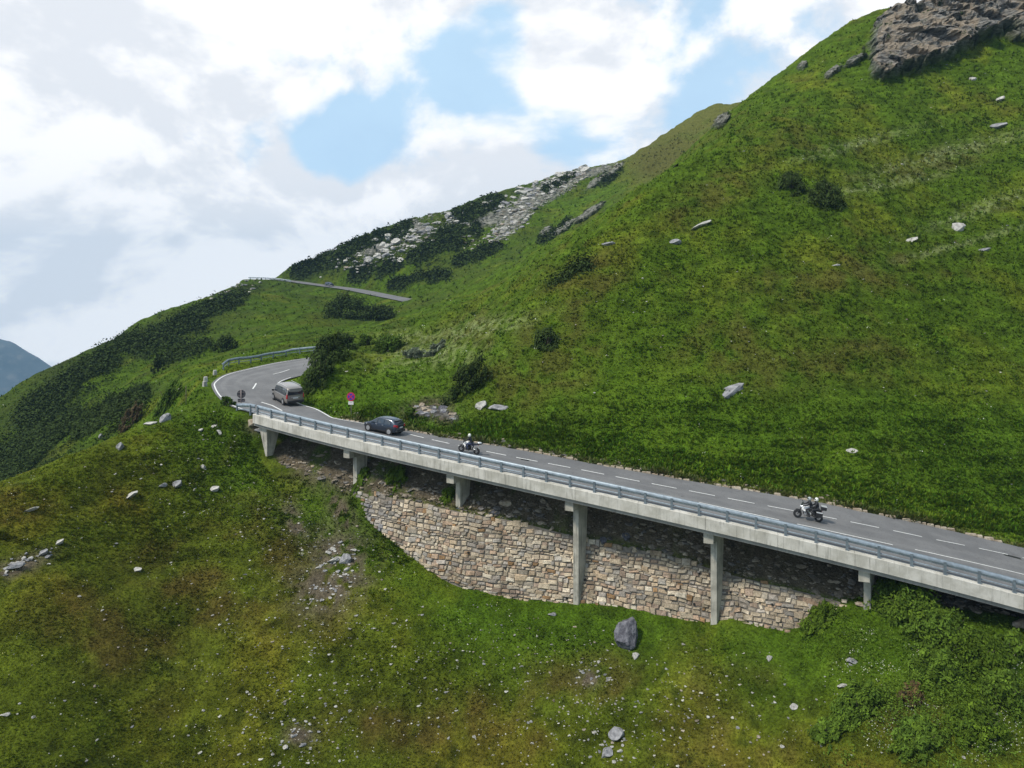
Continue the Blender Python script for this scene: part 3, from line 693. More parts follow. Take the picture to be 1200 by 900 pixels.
for s in sp:
    o, t, n = bframe(s); z1 = float(zdeck(s))-1.22
    zb = float(np.min([gz(*(o+n*d)[:2]) for d in (1.0,1.4,2.,3.)]))-1.5
    mb = MB(); w_ = .23
    def c(a, d, z): v = o+t*a+n*d; return (v.x, v.y, z)
    mb.hexa([c(-w_,1.45,zb), c(w_,1.45,zb), c(w_,2.2,zb), c(-w_,2.2,zb), c(-w_,1.45,z1), c(w_,1.45,z1), c(w_,2.9,z1), c(-w_,2.9,z1)])
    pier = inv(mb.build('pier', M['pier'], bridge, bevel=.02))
    mb = MB(); w_ = .36
    mb.hexa([c(-w_,.45,z1-.78), c(w_,.45,z1-.78), c(w_,2.3,z1-.78), c(-w_,2.3,z1-.78), c(-w_,.45,z1-.03), c(w_,.45,z1-.03), c(w_,2.3,z1-.03), c(-w_,2.3,z1-.03)])
    capo = mb.build('pier_cap', M['pier'], pier, bevel=.02); capo.matrix_parent_inverse = inv_p = Matrix.Translation(bridge.location).inverted() if False else Matrix.Identity(4)
    for a in (-.2, .2):
        mb = MB(); mb.hexa([c(a-.09,.6,z1-.03), c(a+.09,.6,z1-.03), c(a+.09,1.,z1-.03), c(a-.09,1.,z1-.03), c(a-.09,.6,z1+.03), c(a+.09,.6,z1+.03), c(a+.09,1.,z1+.03), c(a-.09,1.,z1+.03)])
        mb.build('bearing', M['pier'], pier)
# wedge-shaped abutment at the upper end
o, t, n = bframe(0.); z1 = float(zdeck(0.))-.9
def c(a, d, z): v = o+t*a+n*d; return (v.x, v.y, z)
mb = MB(); zb = z1-3.3
mb.hexa([c(.95,.6,zb), c(1.2,.6,zb), c(1.2,1.3,zb), c(.95,1.3,zb), c(0,.5,z1), c(1.3,.5,z1), c(1.3,2.2,z1), c(0,2.2,z1)])
inv(mb.build('abutment', M['pier'], bridge, bevel=.02))

# ------------------------------------------------------------------ guard rails
def wprofile(base, t, n, up_, h0):
    pass
def guard_rail(name, pts, label, spacing=2., close_ends=True, h=.86, side=1, two=True, detail=True):
    """pts: ground line (n,3); side: +1 rail stands on the right of the direction of travel"""
    pts = np.asarray(pts); L = arclen(pts); root = tag(empty(name, tuple(pts[len(pts)//2])), label, 'guard rail')
    def at(l): return Vector([float(np.interp(l, L, pts[:,k])) for k in range(3)])
    def fr(l):
        a, b = at(max(l-.3, 0)), at(min(l+.3, L[-1])); t = b-a; t.z = 0; t.normalize(); return at(l), t, Vector((t.y, -t.x, 0))*side
    def strip(prof, nm, mat, l0=0., l1=None):
        ls = np.linspace(l0, L[-1] if l1 is None else l1, max(3, int((L[-1]-l0)/1.))); V = []
        for l in ls:
            p, t, n = fr(l); V.append([tuple(p+n*a+Vector((0,0,z))) for a, z in prof])
        V = np.array(V); m, k = V.shape[:2]; ii = np.arange(m*k).reshape(m, k); jj = np.concatenate([ii, ii[:,:1]], 1)
        F = np.stack([jj[:-1,:-1], jj[:-1,1:], jj[1:,1:], jj[1:,:-1]], -1).reshape(-1, 4)
        return inv(link(nm, npmesh(nm, V.reshape(-1,3), [F, ii[:1,::-1], ii[-1:]], mat), root))
    # boxed top rail (pale sloping upper face), and a W profile below
    strip([(-.035,h-.02),(.0,h+.03),(.05,h+.0),(.03,h-.07),(.0,h-.11),(-.035,h-.16),(.0,h-.2),(.03,h-.24),(.05,h-.31),(.02,h-.33),(-.0,h-.30),(-.07,h-.16),(-.06,h-.08)], 'top_rail', M['galv'])
    if two: strip([(.02,h+.0),(.1,h+.045),(.17,h+.0),(.1,h-.03)], 'rail_crown', M['galv_dark']); strip([(.0,h-.56),(.04,h-.53),(.08,h-.56),(.08,h-.61),(.04,h-.63),(.0,h-.61)], 'lower_rail', M['galv'])
    l = .15
    while l < L[-1]:
        p, t, n = fr(l); mb = MB(); a = .085
        q = lambda i, j, z: tuple(p+t*i+n*j+Vector((0,0,z)))
        for (i0, i1, j0, j1) in ((-a, a, -.13, -.115), (-a, -a+.02, -.115, -.0), (a-.02, a, -.115, -.0)):
            mb.hexa([q(i0,j0,-.25), q(i1,j0,-.25), q(i1,j1,-.25), q(i0,j1,-.25), q(i0,j0,h-.03), q(i1,j0,h-.03), q(i1,j1,h-.03), q(i0,j1,h-.03)])
        if detail: mb.hexa([q(-.11,-.16,-.02), q(.11,-.16,-.02), q(.09,.08,-.02), q(-.09,.08,-.02), q(-.11,-.16,.02), q(.11,-.16,.02), q(.09,.08,.02), q(-.09,.08,.02)])
        mb.hexa([q(-.05,.0,h-.36), q(.05,.0,h-.36), q(.05,.03,h-.36), q(-.05,.03,h-.36), q(-.05,.0,h-.03), q(.05,.0,h-.03), q(.05,.03,h-.03), q(-.05,.03,h-.03)])
        inv(mb.build('rail_post', M['galv_dark'], root)); l += spacing
    return root
sg = np.linspace(.15, 76.5, 140); X, Y = xy(sg, .28)
pts = np.stack([X, Y, zdeck(sg)+.05], 1)
e1 = np.array([[pts[0,0]-1.6, pts[0,1]+1.5, pts[0,2]-.05],[pts[0,0]-3.2, pts[0,1]+3.0, pts[0,2]-.35]])
guard_rail('guard_rail', np.concatenate([pts]), 'long grey steel guard rail on the edge of the concrete bridge', side=-1)
# short tail of rail that turns down into the grass at the upper end
guard_rail('guard_rail', np.concatenate([e1[::-1], pts[:1]-np.array([[.25,-.2,0]])]), 'short end length of steel guard rail bending down into the grass beside the round sign', side=-1, spacing=3.)
g = dense(np.array([P(261,436.5,95.6),P(270,433.5,98.3),P(290,429,100.8),P(310,425,103.6),P(335,420.5,106),P(360,417.5,107),P(395,412,108)]), 40)
g[:,2] = [max(gz(p[0], p[1]), -99)+.02 for p in g]; 
guard_rail('guard_rail', g, 'curved grey guard rail round the outside of the bend beyond the van', side=-1, detail=False)
u = UB if UB[:,0].sum()*0+P(330,330,1)[0] < 0 else UA
lo = UA if (HZ-FP*UA[40,2]/UA[40,1]) > (HZ-FP*UB[40,2]/UB[40,1]) else UB
g = lo[UP_C[:,0]/UP_C[:,1]*FP+600 < 352].copy(); g = g+np.array([0,-.5,0]); g[:,2] += .1
if len(g) > 3: guard_rail('guard_rail', g, 'tiny distant guard rail on the skyline at the top of the upper road', side=1, h=.6, spacing=4., detail=False)

# ------------------------------------------------------------------ retaining wall of rough stones
wall = tag(empty('retaining_wall', tuple(np.array(xy(34., 1.8)).tolist())+(-24.,)), 'tall dry stone retaining wall of tan and grey blocks under the bridge', 'wall')
from mathutils.noise import noise as mno
pal = 1.3*np.array([[.35,.305,.24],[.32,.28,.22],[.30,.275,.235],[.26,.25,.235],[.215,.21,.21],[.39,.335,.265],[.35,.285,.21],[.45,.41,.34],[.30,.28,.26],[.25,.20,.165],[.33,.25,.19]])
V, F, Cc = [], [], []
bV, bF = [], []
s_a, s_b = WB[0,0], max(WB[-1,0], WT[-1,0])
def wpt(s, z):
    d0, z0 = wb(s); d1, z1 = wt(s); t = (z-z0)/max(z1-z0, .4); t = min(max(t, -.6), 1.15); d = d0+(d1-d0)*t
    X, Y = xy(s, d); return Vector((float(X), float(Y), z))
z = -29.
course = 0
while z < -12:
    h = random.uniform(.17, .40); s = s_a-random.uniform(0, .8)
    while s < s_b+.3:
        l = random.uniform(.22, .6)*(1+h*1.1)
        tilt = -.075*(s-30)      # courses fall with the road
        zc = z+tilt+h/2+.05*math.sin(s*.9+course); sm = s+l/2
        z0, z1 = wb(sm)[1]-.5, wt(sm)[1]
        left_ok = sm > s_a+.1+max(0, (wt(s_a)[1]-zc))*.25
        if z0 < zc < z1+random.uniform(-.12,.16) and left_ok:
            a = [wpt(s+random.uniform(0,.06), zc-h/2+random.uniform(0,.05)), wpt(s+l-random.uniform(0,.06), zc-h/2+random.uniform(0,.05)), wpt(s+l-random.uniform(0,.06), zc+h/2-random.uniform(0,.05)), wpt(s+random.uniform(0,.06), zc+h/2-random.uniform(0,.05))]
            if random.random() < .10:
                g_ = random.uniform(1.15, 1.55); c0_ = sum(a, Vector())/4; a = [c0_+(p-c0_)*g_ for p in a]; big_ = .07
            else: big_ = 0.
            a = [wpt(s + 0*0 + ps, pz) for ps, pz in [warp(*sz) for sz in [(s+k0, p.z) for k0, p in zip((0.02, l-.02, l-.02, 0.02), a)]] ] if False else a
            th = float(np.interp(sm, NS, NTH)); nn = Vector((-math.sin(th), -math.cos(th), .25)).normalized()
            tt = Vector((math.cos(th), -math.sin(th), 0))
            a = [p + tt*(.16*mno(Vector((p.x*1.1, p.z*1.1, 3.)))+random.uniform(-.03,.03)) + Vector((0,0,.20*mno(Vector((p.x*.9, p.z*.9, 9.)))+random.uniform(-.03,.03))) for p in a]
            cen = sum(a, Vector())/4; pr = random.uniform(.04, .15)+big_
            mid = [cen+(p-cen)*random.uniform(.9,.98)+nn*pr*.7 for p in a]; fr_ = [cen+(p-cen)*random.uniform(.6,.82)+nn*pr*random.uniform(.9,1.25) for p in a]
            b0 = len(V); V += [tuple(p-nn*.12) for p in a]+[tuple(p) for p in mid]+[tuple(p) for p in fr_]
            for r0 in (0, 4):
                for k in range(4): F.append((b0+r0+k, b0+r0+(k+1)%4, b0+r0+4+(k+1)%4, b0+r0+4+k))
            F.append((b0+8, b0+9, b0+10, b0+11))
            reg = float(fbm(np.array([sm]), np.array([zc*2.]), 6, 2, 401)[0])
            i = random.choice([3,4,2,8,4,0] if (sm < 17 and random.random() < .75) else [0,1,2,5,6,7,8,10,9,0,1,3])
            cc_ = pal[i]*random.uniform(.7, 1.2)*(1+.5*reg)
            if random.random() < .05: cc_ = np.array([.58,.54,.46])*random.uniform(.8,1.1)
            if random.random() < .03: cc_ = np.array([.36,.235,.13])*random.uniform(.6,1.)
            cc_ = cc_*np.array([1.2,1.14,1.06])*(np.array([.84,.88,.98]) if sm < 15+3*reg else 1); Cc += [cc_*.8]*4+[cc_]*8
        s += l
    z += h; course += 1
inv(link('stone_facing', npmesh('stone_facing', np.array(V), np.array(F), M['stone'], np.array(Cc)), wall))
sg = np.linspace(s_a, s_b, 90); bk = []
for s in sg:
    z0, z1 = wb(s)[1]-.8, wt(s)[1]
    bk.append([tuple(wpt(s, z0+(z1-z0)*k/6)) for k in range(7)])
bk = np.array(bk); m, k = bk.shape[:2]; ii = np.arange(m*k).reshape(m, k)
inv(link('mortar_backing', npmesh('mortar_backing', bk.reshape(-1,3), np.stack([ii[:-1,:-1], ii[1:,:-1], ii[1:,1:], ii[:-1,1:]], -1).reshape(-1,4), M['mortar']), wall))
for px, py in [(657,643.5),(697,650),(687,678),(861,674.5),(856,695),(814,706),(819,675),(600,660),(560,640),(668,697),(905,708),(780,690)]:
    sx, X, Y = pix_d(px, 2.4); zz = -(py-HZ)/FP*Y; p = wpt(sx, zz); th = float(np.interp(sx, NS, NTH)); nn = Vector((-math.sin(th), -math.cos(th), .2)).normalized()
    mb = MB(); mb.tube([p+nn*.0, p+nn*.2], .085, 10); inv(mb.build('drain_hole', M['hole'], wall))
# ------------------------------------------------------------------ vehicles
def wheel(parent, x, y, r, w, side, name='wheel', spokes=5):
    wl = link(name, None, parent) if False else None
    t = MB(); t.lathe((x, y, r), [(r*.62, -w/2), (r*.93, -w/2), (r, -w*.32), (r, w*.32), (r*.93, w/2), (r*.62, w/2)], 'y', 28)
    wl = t.build(name, M['rubber'], parent, True)
    d = MB(); o = side*w*.5
    d.lathe((x, y+o*.55, r), [(r*.64, -.01), (r*.64, .01)], 'y', 24)
    b_ = d.build('brake_disc', M['black'], wl)
    k = MB(); k.lathe((x, y+o*.96, r), [(r*.56, -.012), (r*.66, -.012), (r*.66, .012), (r*.56, .012)], 'y', 28); k.lathe((x, y+o*.9, r), [(r*.16, -.015), (r*.16, .02)], 'y', 12)
    for i in range(spokes):
        a = 2*math.pi*i/spokes+.3; R = Matrix.Rotation(-a, 3, 'Y'); c = R @ Vector((r*.36, 0, 0)); k.box((x+c.x, y+o*.93, r+c.z), (r*.46, .025, r*.16), R)
    k.build('rim', M['rim'], wl)
    return wl
def loft_car(root, st, paint, nm='body'):
    """st rows: x, z_bottom, z_sill, z_belt, z_roof, half width, half width at roof, half width at bottom"""
    V = []; m = 0
    for x, zb, zs, zt, zr_, w, wr, wbm in st:
        R = [(0, zb), (wbm*.9, zb), (wbm, zb+.04), (w, zs), (w*1.005, (zs+zt)/2), (w*.975, zt)]
        if zr_ > zt+.05: R += [(wr+(w*.975-wr)*.35, zt+(zr_-zt)*.62), (wr, zr_-.07), (wr*.86, zr_-.015), (wr*.45, zr_+.012), (0, zr_+.018)]
        else: R += [(w*.93, zt+.02), (w*.85, zt+.035), (w*.7, zt+.045), (w*.35, zt+.06), (0, zt+.065)]
        V.append([(x, y, z) for y, z in R]+[(x, -y, z) for y, z in R[-2:0:-1]]); m = len(V[-1])
    V = np.array(V); n = len(V); ii = np.arange(n*m).reshape(n, m); jj = np.concatenate([ii, ii[:,:1]], 1)
    F = np.stack([jj[:-1,:-1], jj[1:,:-1], jj[1:,1:], jj[:-1,1:]], -1).reshape(-1, 4)
    me = npmesh(nm, V.reshape(-1,3), [F, ii[:1], ii[-1:,::-1]], paint, None, True); o = link(nm, me, root)
    s_ = o.modifiers.new('sub', 'SUBSURF'); s_.levels = 1; s_.render_levels = 1
    e = o.modifiers.new('split', 'EDGE_SPLIT'); e.split_angle = math.radians(50)
    return o
def panel(root, nm, pts, mat, th=.012, label=None):
    """a thin pane from a closed outline of 3-D points"""
    pts = [Vector(p) for p in pts]; nrm = Vector((0,0,0))
    for i in range(len(pts)): nrm += pts[i].cross(pts[(i+1) % len(pts)])
    nrm.normalize(); n = len(pts); mb = MB(); mb.add([p+nrm*th for p in pts]+[p-nrm*th for p in pts], [tuple(range(n)), tuple(range(n, 2*n))[::-1]]+[(i, i+n, (i+1) % n+n, (i+1) % n) for i in range(n)])
    o = mb.build(nm, mat, root); 
    if label: o['label'] = label
    return o
def place(root, p, yaw, pitch=0., roll=0.):
    root.location = p; root.rotation_euler = (roll, pitch, yaw)
def car_kit(kind, root, paint):
    van = kind == 'van'
    if van:
        Lr, Lf, hw, H, belt, r, wb_f, wb_r = -2.45, 2.45, .99, 1.97, 1.06, .335, 1.55, -1.45
        st = [(Lr, .34, .5, 1.02, 1.72, .90, .76, .86), (Lr+.06, .26, .48, 1.05, 1.86, .96, .80, .92), (-1.6, .24, .46, belt, H-.01, .985, .83, .95), (0, .24, .45, belt, H, .985, .84, .95), (1.0, .24, .45, belt-.01, H-.06, .98, .82, .95), (1.35, .24, .45, belt-.02, H-.22, .975, .79, .95), (1.75, .25, .46, belt-.03, 1.38, .96, .74, .93), (2.05, .27, .48, .98, 1.0, .93, .7, .9), (2.38, .32, .5, .82, .8, .84, .6, .8), (Lf, .4, .55, .68, .6, .72, .5, .7)]
    else:
        Lr, Lf, hw, H, belt, r, wb_f, wb_r = -2.0, 2.05, .885, 1.56, .95, .33, 1.25, -1.25
        st = [(Lr, .38, .52, .92, .92, .76, .5, .72), (Lr+.1, .28, .47, .99, 1.2, .84, .58, .78), (-1.55, .24, .44, .99, 1.46, .87, .62, .83), (-1.0, .22, .42, .955, H-.02, .875, .65, .84), (-.1, .22, .41, .94, H, .875, .66, .84), (.45, .22, .41, .92, H-.09, .87, .64, .84), (.95, .22, .42, .90, 1.14, .865, .62, .83), (1.2, .22, .43, .89, .91, .86, .6, .82), (1.6, .25, .45, .82, .8, .83, .55, .78), (1.93, .3, .48, .70, .6, .74, .5, .68), (Lf, .38, .5, .60, .5, .6, .4, .56)]
    body = loft_car(root, st, paint)
    A = np.array(st)
    def side_pt(x, f, sgn, out=.012):
        zt, zr_, w, wr = [np.interp(x, A[:,0], A[:,i]) for i in (3,4,5,6)]
        if zr_ < zt+.05: zr_ = zt+.05
        y = w*.975+(wr-w*.975)*(.65*f/.62 if f < .62 else .65+.35*(f-.62)/.38) if False else w*.975+(wr-w*.975)*f
        return (x, sgn*(y+out), zt+(zr_-.07-zt)*f)
    segs = [(-2.2,-1.05),(-.98,.12),(.2,1.22)] if van else [(-1.35,-.62),(-.55,.2),(.26,.78)]
    for sgn in (1, -1):
        for k, (x0, x1) in enumerate(segs):
            last = k == len(segs)-1; first = k == 0
            up0, up1 = (x0+(.12 if first and not van else 0), x1-((.33 if van else .32) if last else 0))
            lo = [side_pt(x, .06, sgn, .02) for x in np.linspace(x0, x1+(.12 if last else 0), 4)]; hi = [side_pt(x, .88 if not (last) else .84, sgn, .02) for x in np.linspace(up1, up0, 4)]
            panel(root, 'side_window', lo+hi, M['glass_side'] if van or k else M['glass_side'], .01)
        mb = MB(); fx = 1.28 if van else .72; mb.box((fx, sgn*(hw+.13), belt+.06 if van else belt+.05), (.12,.2,.17 if van else .13)); mb.tube([(fx, sgn*(hw-.06), belt), (fx, sgn*(hw+.06), belt+.04)], .03); mb.build('wing_mirror', M['black'] if van else paint, root, bevel=.03)
        for wx in (wb_f, wb_r): 
            a = MB(); a.lathe((wx, sgn*(hw-.10), r+.01), [(r+.075, -.02 if sgn > 0 else -.112), (r+.075, .112 if sgn > 0 else .02)], 'y', 28); a.build('wheel_arch', M['black'], root)
            wheel(root, wx, sgn*(hw-.07), r, .21, sgn)
        mb = MB(); mb.box((0, sgn*(hw+.0), .30), (2.1 if not van else 2.5, .05, .1)); mb.build('sill', M['black'] if van else M['black'], root)
        for hx in ((.05, .95) if van else (-.45, .3)):
            mb = MB(); mb.box((hx, sgn*(hw+.012), belt-.1), (.17,.035,.03)); mb.build('door_handle', M['silver'] if not van else paint, root, bevel=.008)
        if van: 
            mb = MB(); mb.box((-.1, sgn*(hw+.008), belt-.04), (3.6,.02,.035)); mb.build('side_moulding', M['silver'], root)
    if van:
        y0, y1 = .78, .68
        panel(root, 'rear_window', [(Lr-.005,-y0,1.13),(Lr-.005,y0,1.13),(Lr+.02,y0+.0,1.42),(Lr+.07,y1,1.70),(Lr+.07,-y1,1.70),(Lr+.02,-y0,1.42)], M['glass'], .02)
        panel(root, 'windscreen', [(1.98,-.72,1.06),(1.98,.72,1.06),(1.43,.68,1.70),(1.43,-.68,1.70)], M['glass'], .03)
        for s_ in (1,-1):
            mb = MB(); mb.hexa([(Lr-.02,s_*.80,.78),(Lr-.02,s_*.93,.78),(Lr+.12,s_*.975,.78),(Lr+.1,s_*.80,.78),(Lr-.0,s_*.82,1.22),(Lr-.0,s_*.90,1.22),(Lr+.12,s_*.93,1.22),(Lr+.1,s_*.82,1.22)]); mb.build('tail_light', M['tail'], root, bevel=.01)
            mb = MB(); mb.box((2.25, s_*.66, .74), (.24,.34,.14)); mb.build('headlight', M['headlamp'], root, bevel=.03)
        mb = MB(); mb.box((Lr-.03, 0, .42), (.14, 1.78, .22)); mb.build('rear_bumper', M['black'], root, bevel=.04)
        mb = MB(); mb.box((Lr-.03, 0, .80), (.03, .52, .12)); mb.build('licence_plate', M['plate'], root)
        mb = MB(); mb.box((Lr-.01, 0, .90), (.04, .9, .035)); mb.build('tailgate_trim', M['silver'], root)
        mb = MB(); mb.box((Lr+.02, 0, 1.79), (.2, 1.3, .04)); mb.build('roof_spoiler', paint, root, bevel=.015)
        for s_ in (1,-1):
            mb = MB(); mb.tube([(-1.9,s_*.74,1.94),(-1.8,s_*.74,1.99),(.8,s_*.74,1.99),(.9,s_*.74,1.93)], .02, 6); mb.build('roof_rail', M['silver'], root)
    else:
        panel(root, 'rear_window', [(-1.97,-.56,1.0),(-1.97,.56,1.0),(-1.68,.52,1.30),(-1.68,-.52,1.30)], M['glass'], .02)
        panel(root, 'windscreen', [(1.14,-.58,.97),(1.14,.58,.97),(.56,.55,1.34),(.56,-.55,1.34)], M['glass_side'], .02)
        for s_ in (1,-1):
            mb = MB(); mb.hexa([(-2.03,s_*.46,.80),(-1.99,s_*.74,.80),(-1.72,s_*.87,.84),(-1.7,s_*.5,.84),(-1.99,s_*.5,1.02),(-1.95,s_*.74,1.04),(-1.72,s_*.86,1.04),(-1.7,s_*.5,1.02)]); mb.build('tail_light', M['tail'], root, bevel=.02)
            mb = MB(); mb.hexa([(1.95,s_*.42,.60),(1.85,s_*.76,.60),(1.5,s_*.84,.66),(1.6,s_*.42,.62),(1.9,s_*.42,.74),(1.8,s_*.74,.76),(1.45,s_*.82,.82),(1.55,s_*.42,.78)]); mb.build('headlight', M['headlamp'], root, bevel=.02)
        mb = MB(); mb.box((-2.0, 0, .42), (.16, 1.5, .2)); mb.build('rear_bumper', M['black'], root, bevel=.05)
        mb = MB(); mb.box((-2.04, 0, .78), (.03, .5, .11)); mb.build('licence_plate', M['plate'], root)
        mb = MB(); mb.box((-1.68, 0, 1.40), (.24, 1.1, .03)); mb.build('roof_spoiler', M['black'], root, bevel=.01)
        mb = MB(); mb.tube([(-1.4,0,1.46),(-1.6,0,1.62)], .008, 5); mb.build('aerial', M['black'], root)
    return root
def road_pose(s, d, ahead=1.3):
    a = road_at(np.array([s-ahead]), np.array([d]))[0]; b = road_at(np.array([s+ahead]), np.array([d]))[0]; v = a-b    # heads up the road (towards smaller s)
    yaw = math.atan2(v[1], v[0]); pitch = -math.atan2(v[2], math.hypot(v[0], v[1])); return (a+b)/2, yaw, pitch
hb_ = tag(empty('hatchback', (0,0,0)), 'dark blue-grey hatchback driving up the bridge behind the van', 'car')
car_kit('hatch', hb_, M['car_paint'])
s_c, d_c, X, Y = pix_road(446, 506.5); p, yaw, pit = road_pose(s_c+.1, d_c+.35); place(hb_, Vector(p)+Vector((0,0,.03)), yaw+.02, pit, 0.03)
vn = tag(empty('van', (0,0,0)), 'taupe passenger van with silver roof rails and dark rear window entering the bend', 'van')
car_kit('van', vn, M['van_paint'])
pc = (P(341,470,78.5)); 
def strip_z(x, y):
    best = None
    for i in range(0, 100):
        for t in np.linspace(0, 1, 15):
            q = R_OUT[i]*(1-t)+R_IN[i]*t; e = (q[0]-x)**2+(q[1]-y)**2
            if best is None or e < best[0]: best = (e, q[2])
    return best[1]
vz = strip_z(-26.9, 80.9); place(vn, Vector((-25.5, 80.6, vz+.03)), math.radians(127), -.06, -.03); vn.scale = (1.06,1.06,1.06)
fc = tag(empty('hatchback', (0,0,0)), 'tiny distant grey car on the upper mountain road', 'car')
car_kit('hatch', fc, M['car_paint'])
i = int(np.argmin(np.abs(UP_C[:,0]/UP_C[:,1]*FP+600-384))); q = UP_C[i]; t = UP_C[i+1]-UP_C[i-1]; place(fc, Vector((q[0]+.6, q[1]-1.2, q[2]+.14)), math.atan2(-t[1], -t[0]), 0)

# ------------------------------------------------------------------ people: one continuous skinned body
def skin_body(name, verts, edges, radii, mat, parent, sub=2, root=0):
    me = bpy.data.meshes.new(name); me.from_pydata(verts, edges, []); o = link(name+'_tmp', me)
    s_ = o.modifiers.new('skin', 'SKIN'); s_.use_smooth_shade = True
    for i, r in enumerate(radii): me.skin_vertices[0].data[i].radius = (r, r) if not isinstance(r, tuple) else r
    me.skin_vertices[0].data[root].use_root = True
    if sub: q = o.modifiers.new('sub', 'SUBSURF'); q.levels = sub; q.render_levels = sub
    bpy.context.view_layer.update(); dg = bpy.context.evaluated_depsgraph_get(); m2 = bpy.data.meshes.new_from_object(o.evaluated_get(dg)); m2.name = name
    bpy.data.objects.remove(o); m2.materials.clear(); m2.materials.append(mat)
    for p in m2.polygons: p.use_smooth = True; p.material_index = 0
    return link(name, m2, parent)
def make_person(label, jacket, legs, helmet, pose, group=None):
    """pose: joints in the vehicle's frame (x forward, y left, z up)"""
    root = tag(empty('person', (0,0,0)), label, 'person', group)
    J = pose; V, E, R = [], [], []
    def a(p, r, to=None):
        V.append(p); R.append(r)
        if to is not None: E.append((to, len(V)-1))
        return len(V)-1
    pel = a(J['pelvis'], (.17,.13)); ab = a(J['belly'], (.155,.13), pel); ch = a(J['chest'], (.175,.14), ab); sh = a(J['collar'], (.15,.11), ch); nk = a(J['neck'], .065, sh); hd = a(J['head'], .09, nk)
    for s_ in (1, -1):
        f = lambda k: (J[k][0], J[k][1]*s_, J[k][2])
        q = a(f('shoulder'), .085, sh); q = a(f('elbow'), .058, q); q = a(f('wrist'), .04, q); a(f('palm'), (.045,.025), q)
        q = a(f('hip'), .12, pel); q = a(f('knee'), .082, q); q = a(f('ankle'), .055, q); q = a(f('heel'), .05, q); a(f('toe'), .04, q)
    body = skin_body('body', V, E, R, jacket, root)
    # trousers: a second skin over hips and legs
    V, E, R = [], [], []; pel = a(J['pelvis'], (.182,.14))
    for s_ in (1, -1):
        f = lambda k: (J[k][0], J[k][1]*s_, J[k][2]); q = a(f('hip'), .128, pel); q = a(f('knee'), .088, q); a(f('ankle'), .066, q)
    skin_body('trousers', V, E, R, legs, root)
    for s_ in (1, -1):
        f = lambda k: Vector((J[k][0], J[k][1]*s_, J[k][2])); V, E, R = [], [], []
        w0 = a(tuple(f('wrist')), .042); pl = a(tuple(f('palm')), (.045,.026), w0)
        gd = (f('palm')-f('wrist')).normalized(); side = Vector((0, s_, 0))
        for k, (o_, l_) in enumerate(((-.036,.034),(-.012,.040),(.012,.037),(.034,.029))):
            b = f('palm')+side*o_+gd*.03; q = a(tuple(b), .0095, pl); q = a(tuple(b+gd*l_*.6+Vector((0,0,-.012))), .009, q); a(tuple(b+gd*l_*.35+Vector((0,0,-.04))), .008, q)
        b = f('palm')+side*(-.05)+gd*.005; q = a(tuple(b), .011, pl); a(tuple(b+gd*.03+Vector((0,0,-.03))), .009, q)
        skin_body('glove', V, E, R, M['black'], root, 1)
        mb = MB(); an, he, to = f('ankle'), f('heel'), f('toe'); mb.tube([an+Vector((0,0,.12)), an, he+Vector((0,0,.0))], [.062,.06,.058], 10); mb.tube([he+Vector((-.04,0,-.01)), he+Vector((.05,0,-.01)), to], [.05,.055,.042], 10); mb.build('boot', M['black'], root, True)
    # head with a face inside a full helmet
    hx, hy, hz = J['head']; mb = MB(); mb.lathe((hx, hy, hz), [(.02,-.135),(.105,-.12),(.135,-.06),(.142,.0),(.135,.06),(.105,.11),(.055,.138),(.004,.148)], 'z', 24)
    h = mb.build('helmet', helmet, root, True); mb = MB()
    pts = []
    for zz, rr in ((-.035,.143),(.0,.148),(.045,.143)):
        for k in range(9): an = math.radians(-62+124*k/8); pts.append((hx+rr*math.cos(an)+.004, hy+rr*math.sin(an), hz+zz))
    mb.add(pts, [(r*9+k, r*9+k+1, (r+1)*9+k+1, (r+1)*9+k) for r in range(2) for k in range(8)]); mb.build('visor', M['glass'], h, True, fix=False)
    mb = MB(); mb.tube([(hx+.07,hy-.05,hz-.1),(hx+.135,hy-.03,hz-.085),(hx+.145,hy,hz-.085),(hx+.135,hy+.03,hz-.085),(hx+.07,hy+.05,hz-.1)], .03, 8); mb.build('chin_bar', helmet, h, True)
    return root
rider = dict(pelvis=(-.18,0,.93), belly=(-.12,0,1.08), chest=(-.03,0,1.27), collar=(.02,0,1.40), neck=(.05,0,1.50), head=(.08,0,1.62), shoulder=(.02,.18,1.39), elbow=(.2,.30,1.16), wrist=(.40,.33,1.09), palm=(.46,.33,1.08), hip=(-.15,.1,.90), knee=(.26,.24,.80), ankle=(-.02,.25,.42), heel=(-.05,.25,.37), toe=(.14,.26,.35))
pill = dict(pelvis=(-.60,0,1.0), belly=(-.57,0,1.15), chest=(-.50,0,1.34), collar=(-.46,0,1.46), neck=(-.44,0,1.56), head=(-.42,0,1.68), shoulder=(-.46,.17,1.45), elbow=(-.36,.28,1.2), wrist=(-.16,.25,1.08), palm=(-.10,.21,1.07), hip=(-.56,.1,.97), knee=(-.16,.27,.86), ankle=(-.42,.27,.52), heel=(-.45,.27,.47), toe=(-.27,.28,.45))
